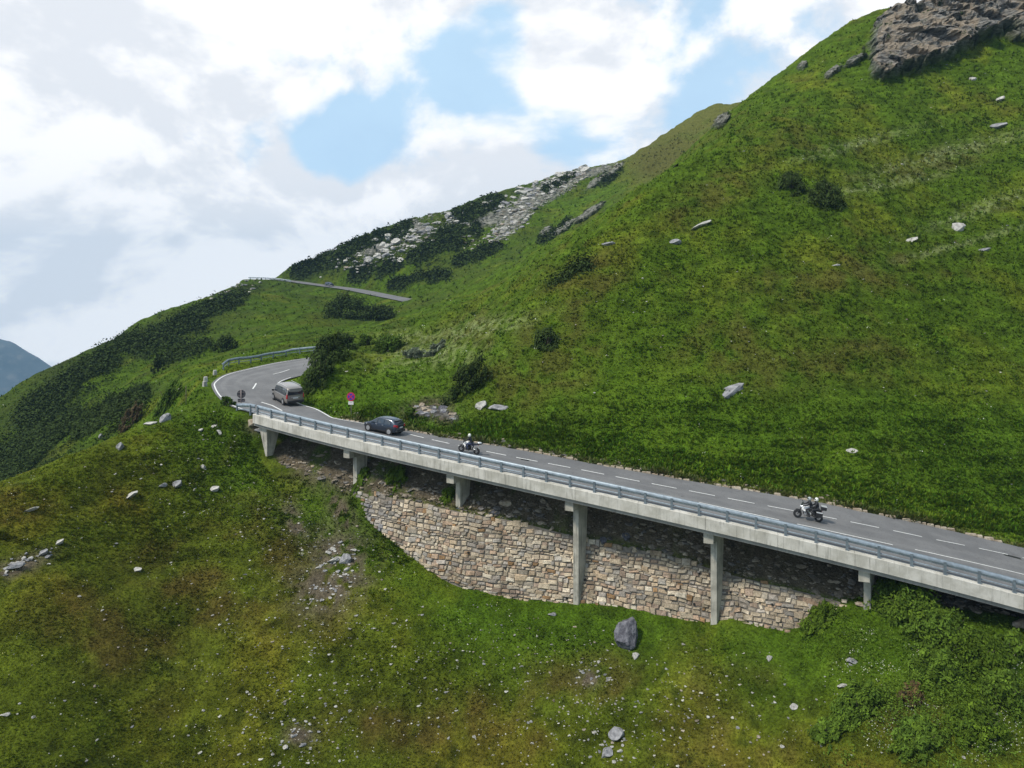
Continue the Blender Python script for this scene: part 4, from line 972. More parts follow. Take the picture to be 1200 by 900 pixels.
def make_bike(label, tour):
    root = tag(empty('motorcycle', (0,0,0)), label, 'motorcycle')
    for x, r, w_ in ((.78,.315,.11),(-.74,.31,.15)):
        t = MB(); t.lathe((x,0,r), [(r*.76,-w_/2),(r*.92,-w_/2),(r,-w_*.2),(r,w_*.2),(r*.92,w_/2),(r*.76,w_/2)], 'y', 30); wl = t.build('wheel', M['rubber'], root, True)
        k = MB(); k.lathe((x,0,r), [(r*.70,-w_*.3),(r*.77,-w_*.3),(r*.77,w_*.3),(r*.70,w_*.3)], 'y', 30); k.lathe((x,0,r), [(.05,-.07),(.05,.07)], 'y', 12)
        for i in range(5):
            a = 2*math.pi*i/5; k.tube([(x+.04*math.cos(a),0,r+.04*math.sin(a)),(x+r*.73*math.cos(a+.15),0,r+r*.73*math.sin(a+.15))], .02, 6)
        k.build('rim', M['rim'], wl)
        k = MB(); k.lathe((x,.075,r), [(.08,-.004),(.14,-.004),(.14,.004),(.08,.004)], 'y', 20); k.build('brake_disc', M['steel'], wl)
    mb = MB()
    for s_ in (1,-1): mb.tube([(.78,s_*.09,.315),(.50,s_*.09,.98)], [.032,.026], 8)
    mb.build('fork', M['steel'] if not tour else M['black'], root, True)
    mb = MB()
    for k in range(7):
        a0 = math.radians(20+20*k); a1 = math.radians(40+20*k); R_ = .345
        mb.hexa([(.78+R_*math.cos(a0),-.06,.315+R_*math.sin(a0)),(.78+R_*math.cos(a0),.06,.315+R_*math.sin(a0)),(.78+R_*math.cos(a1),.06,.315+R_*math.sin(a1)),(.78+R_*math.cos(a1),-.06,.315+R_*math.sin(a1)),
                 (.78+(R_+.02)*math.cos(a0),-.06,.315+(R_+.02)*math.sin(a0)),(.78+(R_+.02)*math.cos(a0),.06,.315+(R_+.02)*math.sin(a0)),(.78+(R_+.02)*math.cos(a1),.06,.315+(R_+.02)*math.sin(a1)),(.78+(R_+.02)*math.cos(a1),-.06,.315+(R_+.02)*math.sin(a1))]) if 2 <= k <= 5 else None
    mb.build('mudguard', M['black'], root)
    mb = MB(); mb.box((.12,0,.46), (.42,.34,.34)); mb.box((.2,0,.68), (.22,.26,.2)); mb.tube([(.2,.18,.46),(.2,.26,.46)], .09, 12); mb.tube([(.2,-.18,.46),(.2,-.26,.46)], .09, 12)
    if tour: mb.tube([(.28,.2,.48),(.28,.38,.46)], [.09,.075], 12); mb.tube([(.28,-.2,.48),(.28,-.38,.46)], [.09,.075], 12)
    mb.build('engine', M['black'] if not tour else M['steel'], root, bevel=.03)
    mb = MB(); mb.tube([(.48,0,.92),(.1,0,.78),(-.2,0,.62),(-.2,0,.38)], .035, 8); mb.tube([(.48,0,.85),(.36,0,.4),(-.05,0,.26),(-.2,0,.4)], .025, 8)
    for s_ in (1,-1): mb.tube([(-.2,s_*.09,.40),(-.74,s_*.10,.31)], .026, 8); mb.tube([(-.1,s_*.1,.75),(-.72,s_*.12,.88)], .018, 6)
    mb.tube([(-.3,0,.42),(-.42,0,.8)], .05, 10); mb.build('frame', M['black'], root, True)
    # tank and flanks
    def ell(c, r, mat, nm, tilt=0):
        mb = MB(); mb.lathe((0,0,0), [(.02,-1),(.5,-.9),(.82,-.6),(1.,-.1),(.95,.35),(.7,.75),(.3,.96),(.02,1)], 'x', 20)
        R = Matrix.Rotation(tilt, 3, 'Y'); mb.v = [tuple(R @ Vector((v[0]*r[0], v[1]*r[1], v[2]*r[2]))+Vector(c)) for v in mb.v]; return mb.build(nm, mat, root, True)
    ell((.22,0,.90), (.32,.19,.17), M['white'] if not tour else M['silver'], 'tank', .25)
    for s_ in (1,-1):
        panel(root, 'side_fairing', [(.52,s_*.12,.98),(.56,s_*.17,.78),(.38,s_*.24,.66),(.10,s_*.23,.70),(.06,s_*.2,.88),(.3,s_*.2,.98)], M['white'], .018)
    mb = MB(); mb.box((-.18,0,.84), (.46,.28,.09)); mb.box((-.55,0,.93), (.42,.24,.08)); mb.build('seat', M['black'], root, bevel=.035)
    mb = MB(); mb.hexa([(-.28,-.12,.72),(-.28,.12,.72),(-.86,.07,.88),(-.86,-.07,.88),(-.28,-.14,.82),(-.28,.14,.82),(-.88,.09,.94),(-.88,-.09,.94)]); mb.build('tail_cowl', M['blue_bike'] if not tour else M['black'], root, bevel=.02)
    mb = MB(); mb.box((-.9,0,.88), (.03,.14,.06)); mb.build('tail_light', M['tail'], root)
    mb = MB(); mb.box((-.98,0,.66), (.02,.18,.2), Matrix.Rotation(.3,3,'Y')); mb.build('licence_plate', M['plate'], root)
    mb = MB()
    mb.tube([(.42,-.40,1.08),(.46,-.30,1.09),(.50,-.1,1.03),(.50,.1,1.03),(.46,.30,1.09),(.42,.40,1.08)], .015, 8); mb.build('handlebar', M['black'], root, True)
    for s_ in (1,-1):
        mb = MB(); mb.tube([(.45,s_*.27,1.09),(.50,s_*.33,1.28)], .008, 6); mb.box((.50,s_*.36,1.30), (.03,.15,.09)); mb.build('mirror', M['black'], root, bevel=.015)
    mb = MB(); mb.lathe((.66,0,.92), [(.04,-.12),(.09,-.06),(.10,.0)], 'x', 16); mb.build('headlight', M['headlamp'], root, True)
    mb = MB(); mb.hexa([(.58,-.16,.86),(.58,.16,.86),(.44,.2,.86),(.44,-.2,.86),(.66,-.10,.99),(.66,.10,.99),(.48,.15,1.04),(.48,-.15,1.04)]); mb.build('nose_fairing', M['silver'] if tour else M['black'], root, bevel=.02)
    panel(root, 'windshield', [(.62,-.12,1.0),(.62,.12,1.0),(.50,.16,1.2 if not tour else 1.27),(.47,0,1.24 if not tour else 1.32),(.50,-.16,1.2 if not tour else 1.27)], M['glass_side'], .006)
    mb = MB(); mb.tube([(.3,.12,.34),(.0,.17,.28),(-.35,.18,.34)], .022, 8); mb.tube([(-.32,.18,.34),(-.82,.22,.55)], [.05,.058], 12); mb.build('exhaust', M['steel'], root, True)
    for s_ in (1,-1):
        mb = MB(); mb.tube([(0,s_*.1,.36),(.02,s_*.27,.33)], .012, 6); mb.build('footrest', M['steel'], root)
    zt = 1.0
    mb = MB(); mb.tube([(-.6,-.1,.93),(-1.0,-.12,.97),(-1.0,.12,.97),(-.6,.1,.93)], .014, 6); mb.build('luggage_rack', M['black'], root)
    if tour:
        mb = MB(); mb.box((-1.0,0,1.12), (.40,.46,.27)); tc_ = mb.build('top_case', M['black'], root, bevel=.05); mb = MB(); mb.box((-1.0,0,1.275), (.42,.47,.045)); mb.build('case_lid', M['alu'], tc_, bevel=.02)
        for s_ in (1,-1):
            mb = MB(); mb.box((-.72,s_*.34,.62), (.46,.2,.36)); sc_ = mb.build('side_case', M['black'], root, bevel=.03); mb = MB(); mb.box((-.70,s_*.36,.80), (.44,.22,.06)); mb.build('case_lid', M['alu'], sc_, bevel=.02)
    else:
        mb = MB(); mb.lathe((-.98,0,1.04), [(.2,-.07),(.24,-.02),(.24,.02)], 'z', 20); tc_ = mb.build('top_case', M['black'], root, True); mb = MB(); mb.lathe((-.98,0,1.065), [(.235,0),(.2,.07),(.1,.11),(.01,.115)], 'z', 20); mb.build('case_lid', M['silver'], tc_, True)
    return root
def put(objs, px, py, dyaw, lean):
    s, d, X, Y = pix_road(px, py); p, yaw, pit = road_pose(s, d, .7)
    for o in objs: place(o, Vector(p)+Vector((0,0,.024)), yaw+dyaw, pit, lean)
mc1 = make_bike('white and blue motorcycle with a round top box following the hatchback', False)
pr1 = make_person('person riding alone in dark clothes and a pale helmet on the white and blue motorcycle', M['jacket'], M['jeans'], M['helmet_white'], rider)
put([mc1, pr1], 549.5, 531.3, .05, .02)
mc2 = make_bike('black and silver touring motorcycle with side cases and a square top case', True)
pr2 = make_person('person in black with a dark grey helmet steering the touring motorcycle', M['jacket'], M['jacket'], M['helmet_grey'], rider)
pr3 = make_person('passenger person in black with a cream white helmet seated behind the rider', M['jacket'], M['jacket'], M['helmet_white'], pill)
put([mc2, pr2, pr3], 946.5, 609.3, .03, .02)

# ------------------------------------------------------------------ signs and posts
def on_ground(px, py, ymin=25):
    q = hit(px, py, ymin); return q
# round sign seen from behind at the upper end of the bridge
q = np.array(P(282.5, 478, 77.5)); q[2] = float(gz(q[0], q[1])); zt_ = -(457-HZ)/FP*q[1]; H = zt_-q[2]
root = tag(empty('road_sign', tuple(q)), 'back of a round sign with a small plate below, grey post beside the bend', 'road sign')
face = Matrix.Rotation(math.radians(8), 3, 'Z')
mb = MB(); mb.tube([q-np.array([0,0,.5]), q+np.array([0,0,H+.05])], .045, 10); inv(mb.build('post', M['sign_post'], root, True))
def disc(c, r, th, R, n=32):
    vs = []; fs = []
    for s_ in (0, 1):
        for k in range(n): a = 2*math.pi*k/n; vs.append(R @ Vector((r*math.cos(a), s_*th, r*math.sin(a)))+Vector(c))
    fs = [tuple(range(n)), tuple(range(n, 2*n))[::-1]]+[(k, (k+1) % n, n+(k+1) % n, n+k) for k in range(n)]; m = MB(); m.add(vs, fs); return m
cz = q[2]+H-.46
inv(disc((q[0], q[1]+.07, cz), .46, .02, face).build('sign_plate', M['sign_back'], root))
mb = MB(); mb.box((q[0], q[1]+.08, cz-.68), (.74,.02,.34), face); inv(mb.build('supplementary_plate', M['sign_back'], root))
mb = MB(); 
for dz in (-.2, .2, -.68): mb.box((q[0], q[1]+.055, cz+dz), (.66,.025,.05), face)
inv(mb.build('bracket', M['sign_post'], root))
# no-stopping sign facing the road
q = np.array(P(411.5, 477, 74.6)); q[2] = float(gz(q[0], q[1])); H = -(460-HZ)/FP*q[1]-q[2]
root = tag(empty('no_stopping_sign', tuple(q)), 'round red and blue no stopping sign with white plate in the grass above the hatchback', 'road sign')
mb = MB(); mb.tube([q-np.array([0,0,.5]), q+np.array([0,0,max(H,1.5)+.0])], .035, 10); inv(mb.build('post', M['sign_post'], root, True))
cz = q[2]+max(H, 1.5)-.43; face = Matrix.Rotation(math.radians(-8), 3, 'Z'); fd = face @ Vector((0,-1,0))
c0 = Vector((q[0], q[1], cz))+fd*.07
pl = inv(disc(c0, .46, .02, face).build('sign_plate', M['red'], root))
disc(c0+fd*.012, .34, .01, face).build('sign_field', M['sign_blue'], pl)
for sg_ in (1, -1):
    mb = MB(); mb.box(c0+fd*.022, (.66,.012,.095), face @ Matrix.Rotation(sg_*math.radians(45), 3, 'Y')); mb.build('cross_bar', M['red'], pl)
mb = MB(); mb.box(c0+Vector((0,0,-.66)), (.56,.02,.34), face); p2 = inv(mb.build('supplementary_plate', M['plate'], root))
mb = MB()
for k, (dx, l_) in enumerate(((-.08,.12),(.08,.12))): mb.box(c0+Vector((0,0,-.62))+fd*.015+face @ Vector((dx,0,0)), (l_,.006,.025), face)
mb.build('arrow_marks', M['black'], p2)
# snow pole on the spur left of the bend
q = hit(218, 475); root = None
mb = MB(); mb.tube([q-np.array([0,0,.4]), q+np.array([0,0,2.2])], [.06,.045], 8); o = mb.build('snow_pole', M['wood'], None, True); tag(o, 'thin dark wooden pole standing in the grass left of the bend', 'pole')
# white bollards along the outside of the bend
for (px, py) in [(252,437.5),(241,446),(240,451)]:
    q = hit(px, py+2, 70)
    mb = MB(); mb.box(q+np.array([0,0,.25]), (.5,.45,.75), Matrix.Rotation(random.uniform(0,1),3,'Z'), .8); o = mb.build('marker_stone', M['rock_pale'], None, bevel=.06); 
    tag(o, ['largest white marker stone at the end of the curved guard rail','white marker stone outside the bend, middle one of three','lowest white marker stone outside the bend above the grass spur'][(252,241,240).index(px)], 'marker stone', 'white marker stones outside the bend')
# ------------------------------------------------------------------ rocks
import bmesh
def rock_mesh(name, mat, seed, flat=.6, cuts=7, ang=.0):
    r = random.Random(seed); bm = bmesh.new(); bmesh.ops.create_icosphere(bm, subdivisions=2, radius=1)
    for k in range(cuts+3):
        n = Vector((r.gauss(0,1), r.gauss(0,1), r.gauss(0,1))).normalized(); dd = r.uniform(.38, .78)
        for v in bm.verts:
            e = v.co.dot(n)-dd
            if e > 0: v.co -= n*e
    for v in bm.verts:
        v.co += Vector((r.gauss(0,.03), r.gauss(0,.03), r.gauss(0,.03))); v.co.z *= flat
    me = bpy.data.meshes.new(name); bm.to_mesh(me); bm.free(); me.materials.append(mat); return me
RM = {k: [rock_mesh('rock_'+k, M['rock_'+k], 10*i+len(k), .5+.1*(i % 4), 6+i) for i in range(5)] for k in ('pale','grey','dark','tan')}
def add_rock(px, py, wpx, hpx=None, kind='pale', label='', group=None, tilt=0., name='rock', sink=.25, ymin=25, elong=1.):
    q = hit(px, py, ymin)
    if q is None: return None
    o = link(name, random.choice(RM[kind])); w_ = wpx*q[1]/FP/2; h_ = (hpx or wpx*.6)*q[1]/FP/2
    o.location = (q[0], q[1]+w_*.3, q[2]+h_*(.9-sink*2)); o.scale = (w_*1.4, (w_*.6+h_*.6)*random.uniform(.8,1.2), h_*1.8); o.rotation_euler = (random.uniform(-.3,.3), -math.radians(tilt), random.uniform(-.5,.5) if tilt == 0 else 0)
    return tag(o, label, 'rock' if name == 'rock' else name, group)
# the big dark boulder below the bridge
bm = bmesh.new(); bmesh.ops.create_icosphere(bm, subdivisions=4, radius=1); r_ = random.Random(5)
pl_ = [(Vector((-.8,-.5,.35)).normalized(),.62),(Vector((.75,-.5,.1)).normalized(),.6),(Vector((.1,-.9,.3)).normalized(),.62),(Vector((-.5,-.3,-.9)).normalized(),.8),(Vector((.8,0,-.7)).normalized(),.72),(Vector((-.5,0,.9)).normalized(),.75),(Vector((.9,0,.6)).normalized(),.72),(Vector((0,.9,.3)).normalized(),.6)]
for n_, d_ in pl_:
    for v in bm.verts:
        e = v.co.dot(n_)-d_
        if e > 0: v.co -= n_*e
from mathutils import noise as mnoise
for v in bm.verts:
    c_ = v.co.copy(); v.co += c_.normalized()*(.09*mnoise.noise(Vector((c_.x*5, c_.y*5, c_.z*1.6)))+.04*mnoise.noise(c_*9))
me = bpy.data.meshes.new('boulder'); bm.to_mesh(me); bm.free(); me.materials.append(M['rock_dark'])
q = hit(737, 760); bo = tag(link('boulder', me), 'large dark slate boulder standing on the grass below the stone wall', 'boulder'); bo.location = (q[0], q[1]+.35, q[2]+.78); bo.scale = (1.08, .85, 1.24); bo.rotation_euler = (-.25, math.radians(16), .3)
for a_ in [
 (858,468,36,13,'grey','long flat grey slab lying on the hillside above the bridge',22,'boulder'),(563,478,16,14,'pale','pale pointed boulder on the slope above the single rider',30,'boulder'),(584,482,22,10,'grey','grey slab beside the pale pointed boulder above the road',5,'boulder'),
 (1124,272,16,12,'pale','pale square boulder high on the right hillside',0,'boulder'),(1068,283,16,8,'pale','flat pale boulder to the left of the square one on the hillside',20,'boulder'),(1155,294,16,4,'grey','thin grey slab on the right edge of the hillside',10,'rock'),(998,531,13,5,'pale','small pale slab in the grass above the touring motorcycle',0,'rock'),
 (1170,152,22,10,'grey','grey boulder low under the cliff at the right',10,'boulder'),(1141,95,10,6,'pale','pale rock just below the cliff',0,'rock'),(1172,119,10,9,'pale','upright pale rock below the right end of the cliff',40,'rock'),(980,312,10,4,'pale','small whitish rock in the middle of the hillside',0,'rock'),(790,287,14,8,'grey','grey rock cluster on the hillside below the crest',0,'rock'),(822,266,22,7,'pale','row of pale rock on the upper hillside below the crest',25,'rock'),(712,288,16,6,'grey','low grey rock on the green hillside crest',0,'rock'),
 (207,572,15,12,'grey','grey angular boulder on the grassy spur',25,'boulder'),(251,576,13,10,'pale','square pale boulder on the grassy spur',10,'boulder'),(150,585,19,5,'pale','long thin white slab on the left spur',25,'rock'),(32,600,20,4,'pale','thin white slab at the left edge of the spur',15,'rock'),(190,573,8,9,'grey','small dark rock next to the grey angular boulder',0,'rock'),(238,552,6,9,'pale','little upright white rock on the spur',60,'rock'),
 (140,526,12,12,'grey','grey rock sitting on the crest of the spur',50,'boulder'),(118,514,8,9,'grey','narrow grey rock on the spur crest, upper of two',50,'rock'),(192,494,16,10,'grey','split grey slab near the top of the spur',30,'boulder'),(174,498,16,6,'pale','flat pale slab near the top of the spur',10,'rock'),(251,501,10,5,'pale','white slab below the bend on the spur',15,'rock'),(235,506,6,6,'pale','small white rock left of the white slab below the bend',30,'rock'),(257,512,8,7,'pale','white rock just under the white slab below the bend',-30,'rock'),
 (295,500,14,12,'tan','tan rock rubble against the upper end of the bridge',0,'rock'),(302,510,10,8,'grey','grey rubble rock under the upper end of the bridge',0,'rock'),
 (68,639,16,8,'pale','white slab at the upper end of the stone patch on the left',25,'boulder'),(50,650,15,9,'grey','grey slab in the stone patch on the left',20,'boulder'),(12,669,22,10,'grey','wide grey slab in the stone patch at the left edge',10,'boulder'),(161,671,11,7,'pale','lone pale rock in the middle of the left slope',0,'rock'),(5,842,9,6,'pale','white rock at the lower left corner',0,'rock'),
 (721,868,18,13,'grey','grey rock at the bottom centre of the grass slope',10,'boulder'),(710,888,12,14,'grey','pale grey rock at the bottom edge under the grey one',-40,'rock'),(404,660,16,12,'grey','largest grey block in the rubble left of the wall',0,'boulder'),(392,660,12,9,'pale','pale block in the rubble left of the wall',0,'rock'),
 (579,604,12,10,'dark','dark boulder resting on top of the stone wall between the second and third pier','0','boulder'),(593,595,12,11,'tan','tan boulder resting on top of the wall beside the dark one','0','boulder'),(708,655-18,12,8,'dark','dark block on the wall top right of the tallest pier',0,'rock'),(735,636,14,8,'dark','slate block on the wall top under the deck',0,'rock'),(1198,737,16,14,'tan','tan block at the foot of the last pier at the right edge',0,'boulder'),
 (1015,652+60,16,8,'tan','tan rubble rock behind the short pier at the right',0,'rock'),(902,775,8,6,'pale','pale rock in the lower right grass',0,'rock'),(1000,779,12,7,'grey','grey rock in the brown patch at lower right',0,'rock'),(988,808,10,6,'pale','pale rock under the grey one in the lower right grass',0,'rock'),(930,832,10,7,'pale','whitish rock near the bottom right of the slope',0,'rock'),(745,772,9,7,'pale','small grey-white rock right under the big dark boulder',0,'rock'),(647,723,8,6,'grey','small grey rock in the grass below the wall',0,'rock')]:
    px, py, w_, h_, kd, lb, tl, nm = a_; add_rock(px, py, w_, h_, kd, lb, None, float(tl), nm)
# small stones: clusters seen in the photograph, individuals first, the finest as stuff
def scatter_px(clusters):
    out = []
    for (px, py, rx, ry, tl, n_, s0_, s1_, kinds) in clusters:
        for _ in range(n_):
            a = random.uniform(0, 2*math.pi); r = math.sqrt(random.random()) if random.random() < .5 else random.random(); x, y = rx*r*math.cos(a), ry*r*math.sin(a); t = math.radians(tl)
            out.append((px+x*math.cos(t)-y*math.sin(t), py+x*math.sin(t)+y*math.cos(t), s0_*(s1_/s0_)**(random.random()**1.6), random.choice(kinds)))
    return out
def stone_group(cl, label, group, cat='rock', ymin=25, name='rock'):
    for x, y, s_, k in scatter_px(cl):
        o = add_rock(x, y, s_, s_*random.uniform(.5,.9), k, label, group, ymin=ymin, name=name)
pg = ['pale','pale','grey']
stone_group([(398,658,26,20,-20,50,2.5,6.5,pg),(378,695,20,12,-20,26,2.5,5.5,pg)], 'small pale stone in the rubble patch left of the wall', 'stones of the rubble patch left of the wall')
stone_group([(695,792,26,16,0,22,2.5,6,pg),(718,872,16,12,0,9,3,6,pg)], 'small pale stone in the stony patch below the big dark boulder', 'stones below the big dark boulder')
stone_group([(28,660,38,9,-22,26,3,8,pg)], 'small pale stone in the stone patch at the left edge', 'stones of the patch at the left edge')
stone_group([(350,865,26,22,0,20,3,7,pg),(385,840,16,20,0,6,3,5,pg)], 'small pale stone in the patch at the bottom left of centre', 'stones of the patch at the bottom')
stone_group([(640,218,60,13,-28,70,6,14,['pale','pale','pale','grey']),(600,265,34,12,-38,26,4,8,['pale','pale','grey'])], 'pale block in the boulder field on the ridge', 'blocks of the boulder field on the ridge', ymin=200, name='boulder')
stone_group([(455,295,50,18,-25,44,5,12,pg),(500,272,50,16,-20,36,5,12,pg),(565,245,40,12,-22,16,4,9,pg),(395,315,30,10,-20,8,4,7,pg)], 'pale rock among dark dwarf pine on the ridge', 'rocks on the left part of the ridge', ymin=180)
stone_group([(505,484,24,7,8,16,6,13,['dark','tan','grey']),(530,490,8,5,0,5,5,9,['tan','grey'])], 'dark and reddish rock in the outcrop behind the hatchback', 'rocks of the outcrop above the kerb')
# fine stones
def stones_stuff(name, label, n_, region, smin, smax, cols, seed):
    r = np.random.default_rng(seed); base = []
    for k in range(4):
        me = rock_mesh('tmp', M['stone'], 900+k, .6, 5); base.append((np.array([v.co[:] for v in me.vertices]), np.array([p.vertices[:] for p in me.polygons])))
    Vs, Fs, Cs = [], [], []; off = 0
    pts = region(r, n_)
    for (x, y, z, sc) in pts:
        bv, bf = base[r.integers(4)]; s_ = smin*(smax/smin)**(r.random()**2.2)*sc; a = r.uniform(0, 6.28); ca, sa = math.cos(a), math.sin(a)
        v = bv*np.array([s_*r.uniform(.7,1.5), s_, s_*.8]); v = np.stack([v[:,0]*ca-v[:,1]*sa, v[:,0]*sa+v[:,1]*ca, v[:,2]], 1)+np.array([x, y, z+s_*.02])
        Vs.append(v); Fs.append(bf+off); off += len(v); c_ = cols[r.integers(len(cols))]*r.uniform(.7,1.2); Cs.append(np.broadcast_to(c_, v.shape))
    tag(link(name, npmesh(name, np.concatenate(Vs), np.concatenate(Fs), M['stone'], np.concatenate(Cs))), label, 'stones', None, 'stuff')
cols = [np.array(c) for c in ((.50,.49,.45),(.42,.41,.39),(.60,.58,.52),(.30,.30,.31),(.36,.31,.25))]
def reg_spur(r, n_):
    out = []
    while len(out) < n_:
        px, py = r.uniform(0, 1200), r.uniform(480, 900); dens = .05+.6*math.exp(-((px-370)/90)**2-((py-640)/110)**2)+.35*math.exp(-((px-700)/170)**2-((py-840)/60)**2)+.3*math.exp(-((px-330)/90)**2-((py-840)/70)**2)+.2*math.exp(-((px-560)/110)**2-((py-760)/40)**2)+.25*math.exp(-((px-210)/80)**2-((py-540)/60)**2)
        if r.random() > dens*(1.6 if px < 1000 else .6): continue
        q = hit(px, py)
        if q is None or q[1] > 95: continue
        s, d = sd(q[0], q[1])
        if d > -.2 and s > 0: continue
        out.append((q[0], q[1], q[2], 1.))
    return out
stones_stuff('scattered_stones', 'fine pale stones scattered through the grass below the road', 2100, reg_spur, .045, .17, cols, 21)
def reg_ridge(r, n_):
    out = []
    for (px, py, rx, ry, tl, k) in [(640,225,58,13,-28,700),(600,262,36,11,-38,330),(690,203,40,5,-15,140),(455,292,55,20,-25,200),(505,268,50,18,-20,200),(275,342,35,10,-25,60),(560,270,40,20,-25,90)]:
        for _ in range(int(k*n_/1400)):
            a = r.uniform(0, 6.28); q_ = math.sqrt(r.random()); t = math.radians(tl); x, y = rx*q_*math.cos(a), ry*q_*math.sin(a); q = hit(px+x*math.cos(t)-y*math.sin(t), py+x*math.sin(t)+y*math.cos(t), 180)
            if q is not None: out.append((q[0], q[1], q[2], 1.))
    return out
stones_stuff('scree', 'grey and white scree covering the ridge below the skyline', 1700, reg_ridge, .35, 1.35, [c*.9 for c in cols], 22)
def reg_wall(r, n_):
    out = []
    for _ in range(n_):
        s = r.uniform(2, 66); d = wt(s)[0]+abs(r.normal(0, 1.1))+.05; X, Y = xy(s, d); out.append((float(X), float(Y), float(gz(X, Y)), 1.))
    for _ in range(n_//2):
        s = r.uniform(2, 55); d = kerb_d(s)+abs(r.normal(0, .5)); X, Y = xy(s, d); out.append((float(X), float(Y), float(gz(X, Y)), .8))
    return out
stones_stuff('rubble', 'brown and grey rubble on the earth bank under the deck', 1700, reg_wall, .07, .42, [np.array(c) for c in ((.26,.22,.17),(.34,.30,.24),(.20,.19,.18),(.40,.34,.26))], 23)
def reg_hill(r, n_):
    out = []
    while len(out) < n_:
        px, py = r.uniform(150, 1200), r.uniform(30, 620); q = hit(px, py, 50)
        if q is None or q[1] > 230: continue
        s, d = sd(q[0], q[1])
        if s > 0 and d < kerb_d(s)+.5: continue
        out.append((q[0], q[1], q[2], q[1]/90))
    return out
stones_stuff('hillside_stones', 'tiny pale stones and stone tips showing through the grass of the hillside', 330, reg_hill, .07, .22, cols, 24)

# ------------------------------------------------------------------ shrubs
def leaves(center, nrm, size, r, elong=1.6):
    """quads at the centres, facing roughly along nrm"""
    n_ = len(center); t = r.normal(size=(n_,3)); nn = nrm+r.normal(size=(n_,3))*.55; nn /= np.linalg.norm(nn, axis=1)[:,None]; t -= nn*(t*nn).sum(1)[:,None]; t /= np.linalg.norm(t, axis=1)[:,None]; b = np.cross(nn, t)
    s_ = (size*r.uniform(.6,1.35,n_))[:,None] if hasattr(size, '__len__') else (size*r.uniform(.6,1.35,n_))[:,None]
    V = np.stack([center-t*s_*elong*.5, center+b*s_*.38, center+t*s_*elong*.5, center-b*s_*.38], 1)
    return V.reshape(-1, 3)
def crown(n_clump, leaves_per, rx, ry, rz, leaf, base, r, var=.35, yellow=.0):
    """an uneven mound of leaf clumps round the origin"""
    Vs, Cs = [], []
    for k in range(n_clump):
        a = r.uniform(0, 2*np.pi); e = math.sqrt(r.random()); z = r.random()**.9
        rr = math.sqrt(max(0, 1-z*z*.85))*e; c = np.array([rx*rr*math.cos(a), ry*rr*math.sin(a), rz*z*(.75+.35*r.random())])
        sp = np.array([rx, ry, rz])*r.uniform(.10,.30); d = r.normal(size=(leaves_per,3)); d /= np.linalg.norm(d, axis=1)[:,None]; p = c+d*sp*r.uniform(.5,1,(leaves_per,1)); nr_ = d+np.array([0,0,.7])
        Vs.append(leaves(p, nr_, leaf, r)); b_ = base*r.uniform(1-var, 1+var)*(1+yellow*r.random()*np.array([1.,.8,.2])); cc_ = b_*r.uniform(.7,1.35,(leaves_per,1)); Cs.append(np.repeat(cc_, 4, 0))
    V = np.concatenate(Vs); V[:,2] = np.maximum(V[:,2], -.3*rz); V *= 1+.10*r.normal(size=(len(V)//4,1)).repeat(4, 0)*(r.random((len(V)//4,1)) < .3).repeat(4, 0); C_ = np.concatenate(Cs); F = np.arange(len(V)).reshape(-1, 4); return V, F, C_
PINE, SHR, SAGE, BRN, LUSH = np.array([.036,.056,.014]), np.array([.070,.120,.018]), np.array([.16,.19,.13]), np.array([.10,.075,.04]), np.array([.065,.110,.014])
rs = np.random.default_rng(55)
def stems(root, rx, ry, rz):
    mb = MB()
    for k in range(7):
        a = random.uniform(0, 6.28); e = random.uniform(.3, .8); mb.tube([(0,0,-.3), (rx*e*.5*math.cos(a), ry*e*.5*math.sin(a), rz*.35), (rx*e*math.cos(a), ry*e*math.sin(a), rz*.85)], [.05,.035,.012], 5)
    return mb.build('stem', M['bark'], root)
def shrub(px, py, wpx, hpx, base, label, name='shrub', cat='shrub', leaf=.16, dens=1., group=None, ymin=25, yellow=.0, depth=.7):
    """px,py: foot of the shrub in the photograph"""
    q = hit(px, py, ymin)
    if q is None: return
    w_ = wpx*q[1]/FP/2; h_ = hpx*q[1]/FP*.95; root = tag(empty(name, (q[0], q[1]+w_*depth*.4, float(gz(q[0], q[1]+w_*depth*.4))-.1)), label, cat, group)
    nl = max(leaf, q[1]*.0021); ncl = int(min(150, max(10, dens*22*(w_/nl/5)**1.4))); per = int(min(90, 26*dens+14))
    V, F, C_ = crown(ncl, per, w_, w_*depth, h_, nl, base, rs, .35, yellow)
    # sit every part of the mound on the slope below it
    gx, gy = V[:,0]+root.location.x, V[:,1]+root.location.y; V[:,2] += gz(gx, gy)-root.location.z
    link('foliage', npmesh('foliage', V, F, M['needle'] if base is PINE else M['leaf'], C_), root)
    if q[1] < 130: stems(root, w_, w_*depth, h_)
    return root
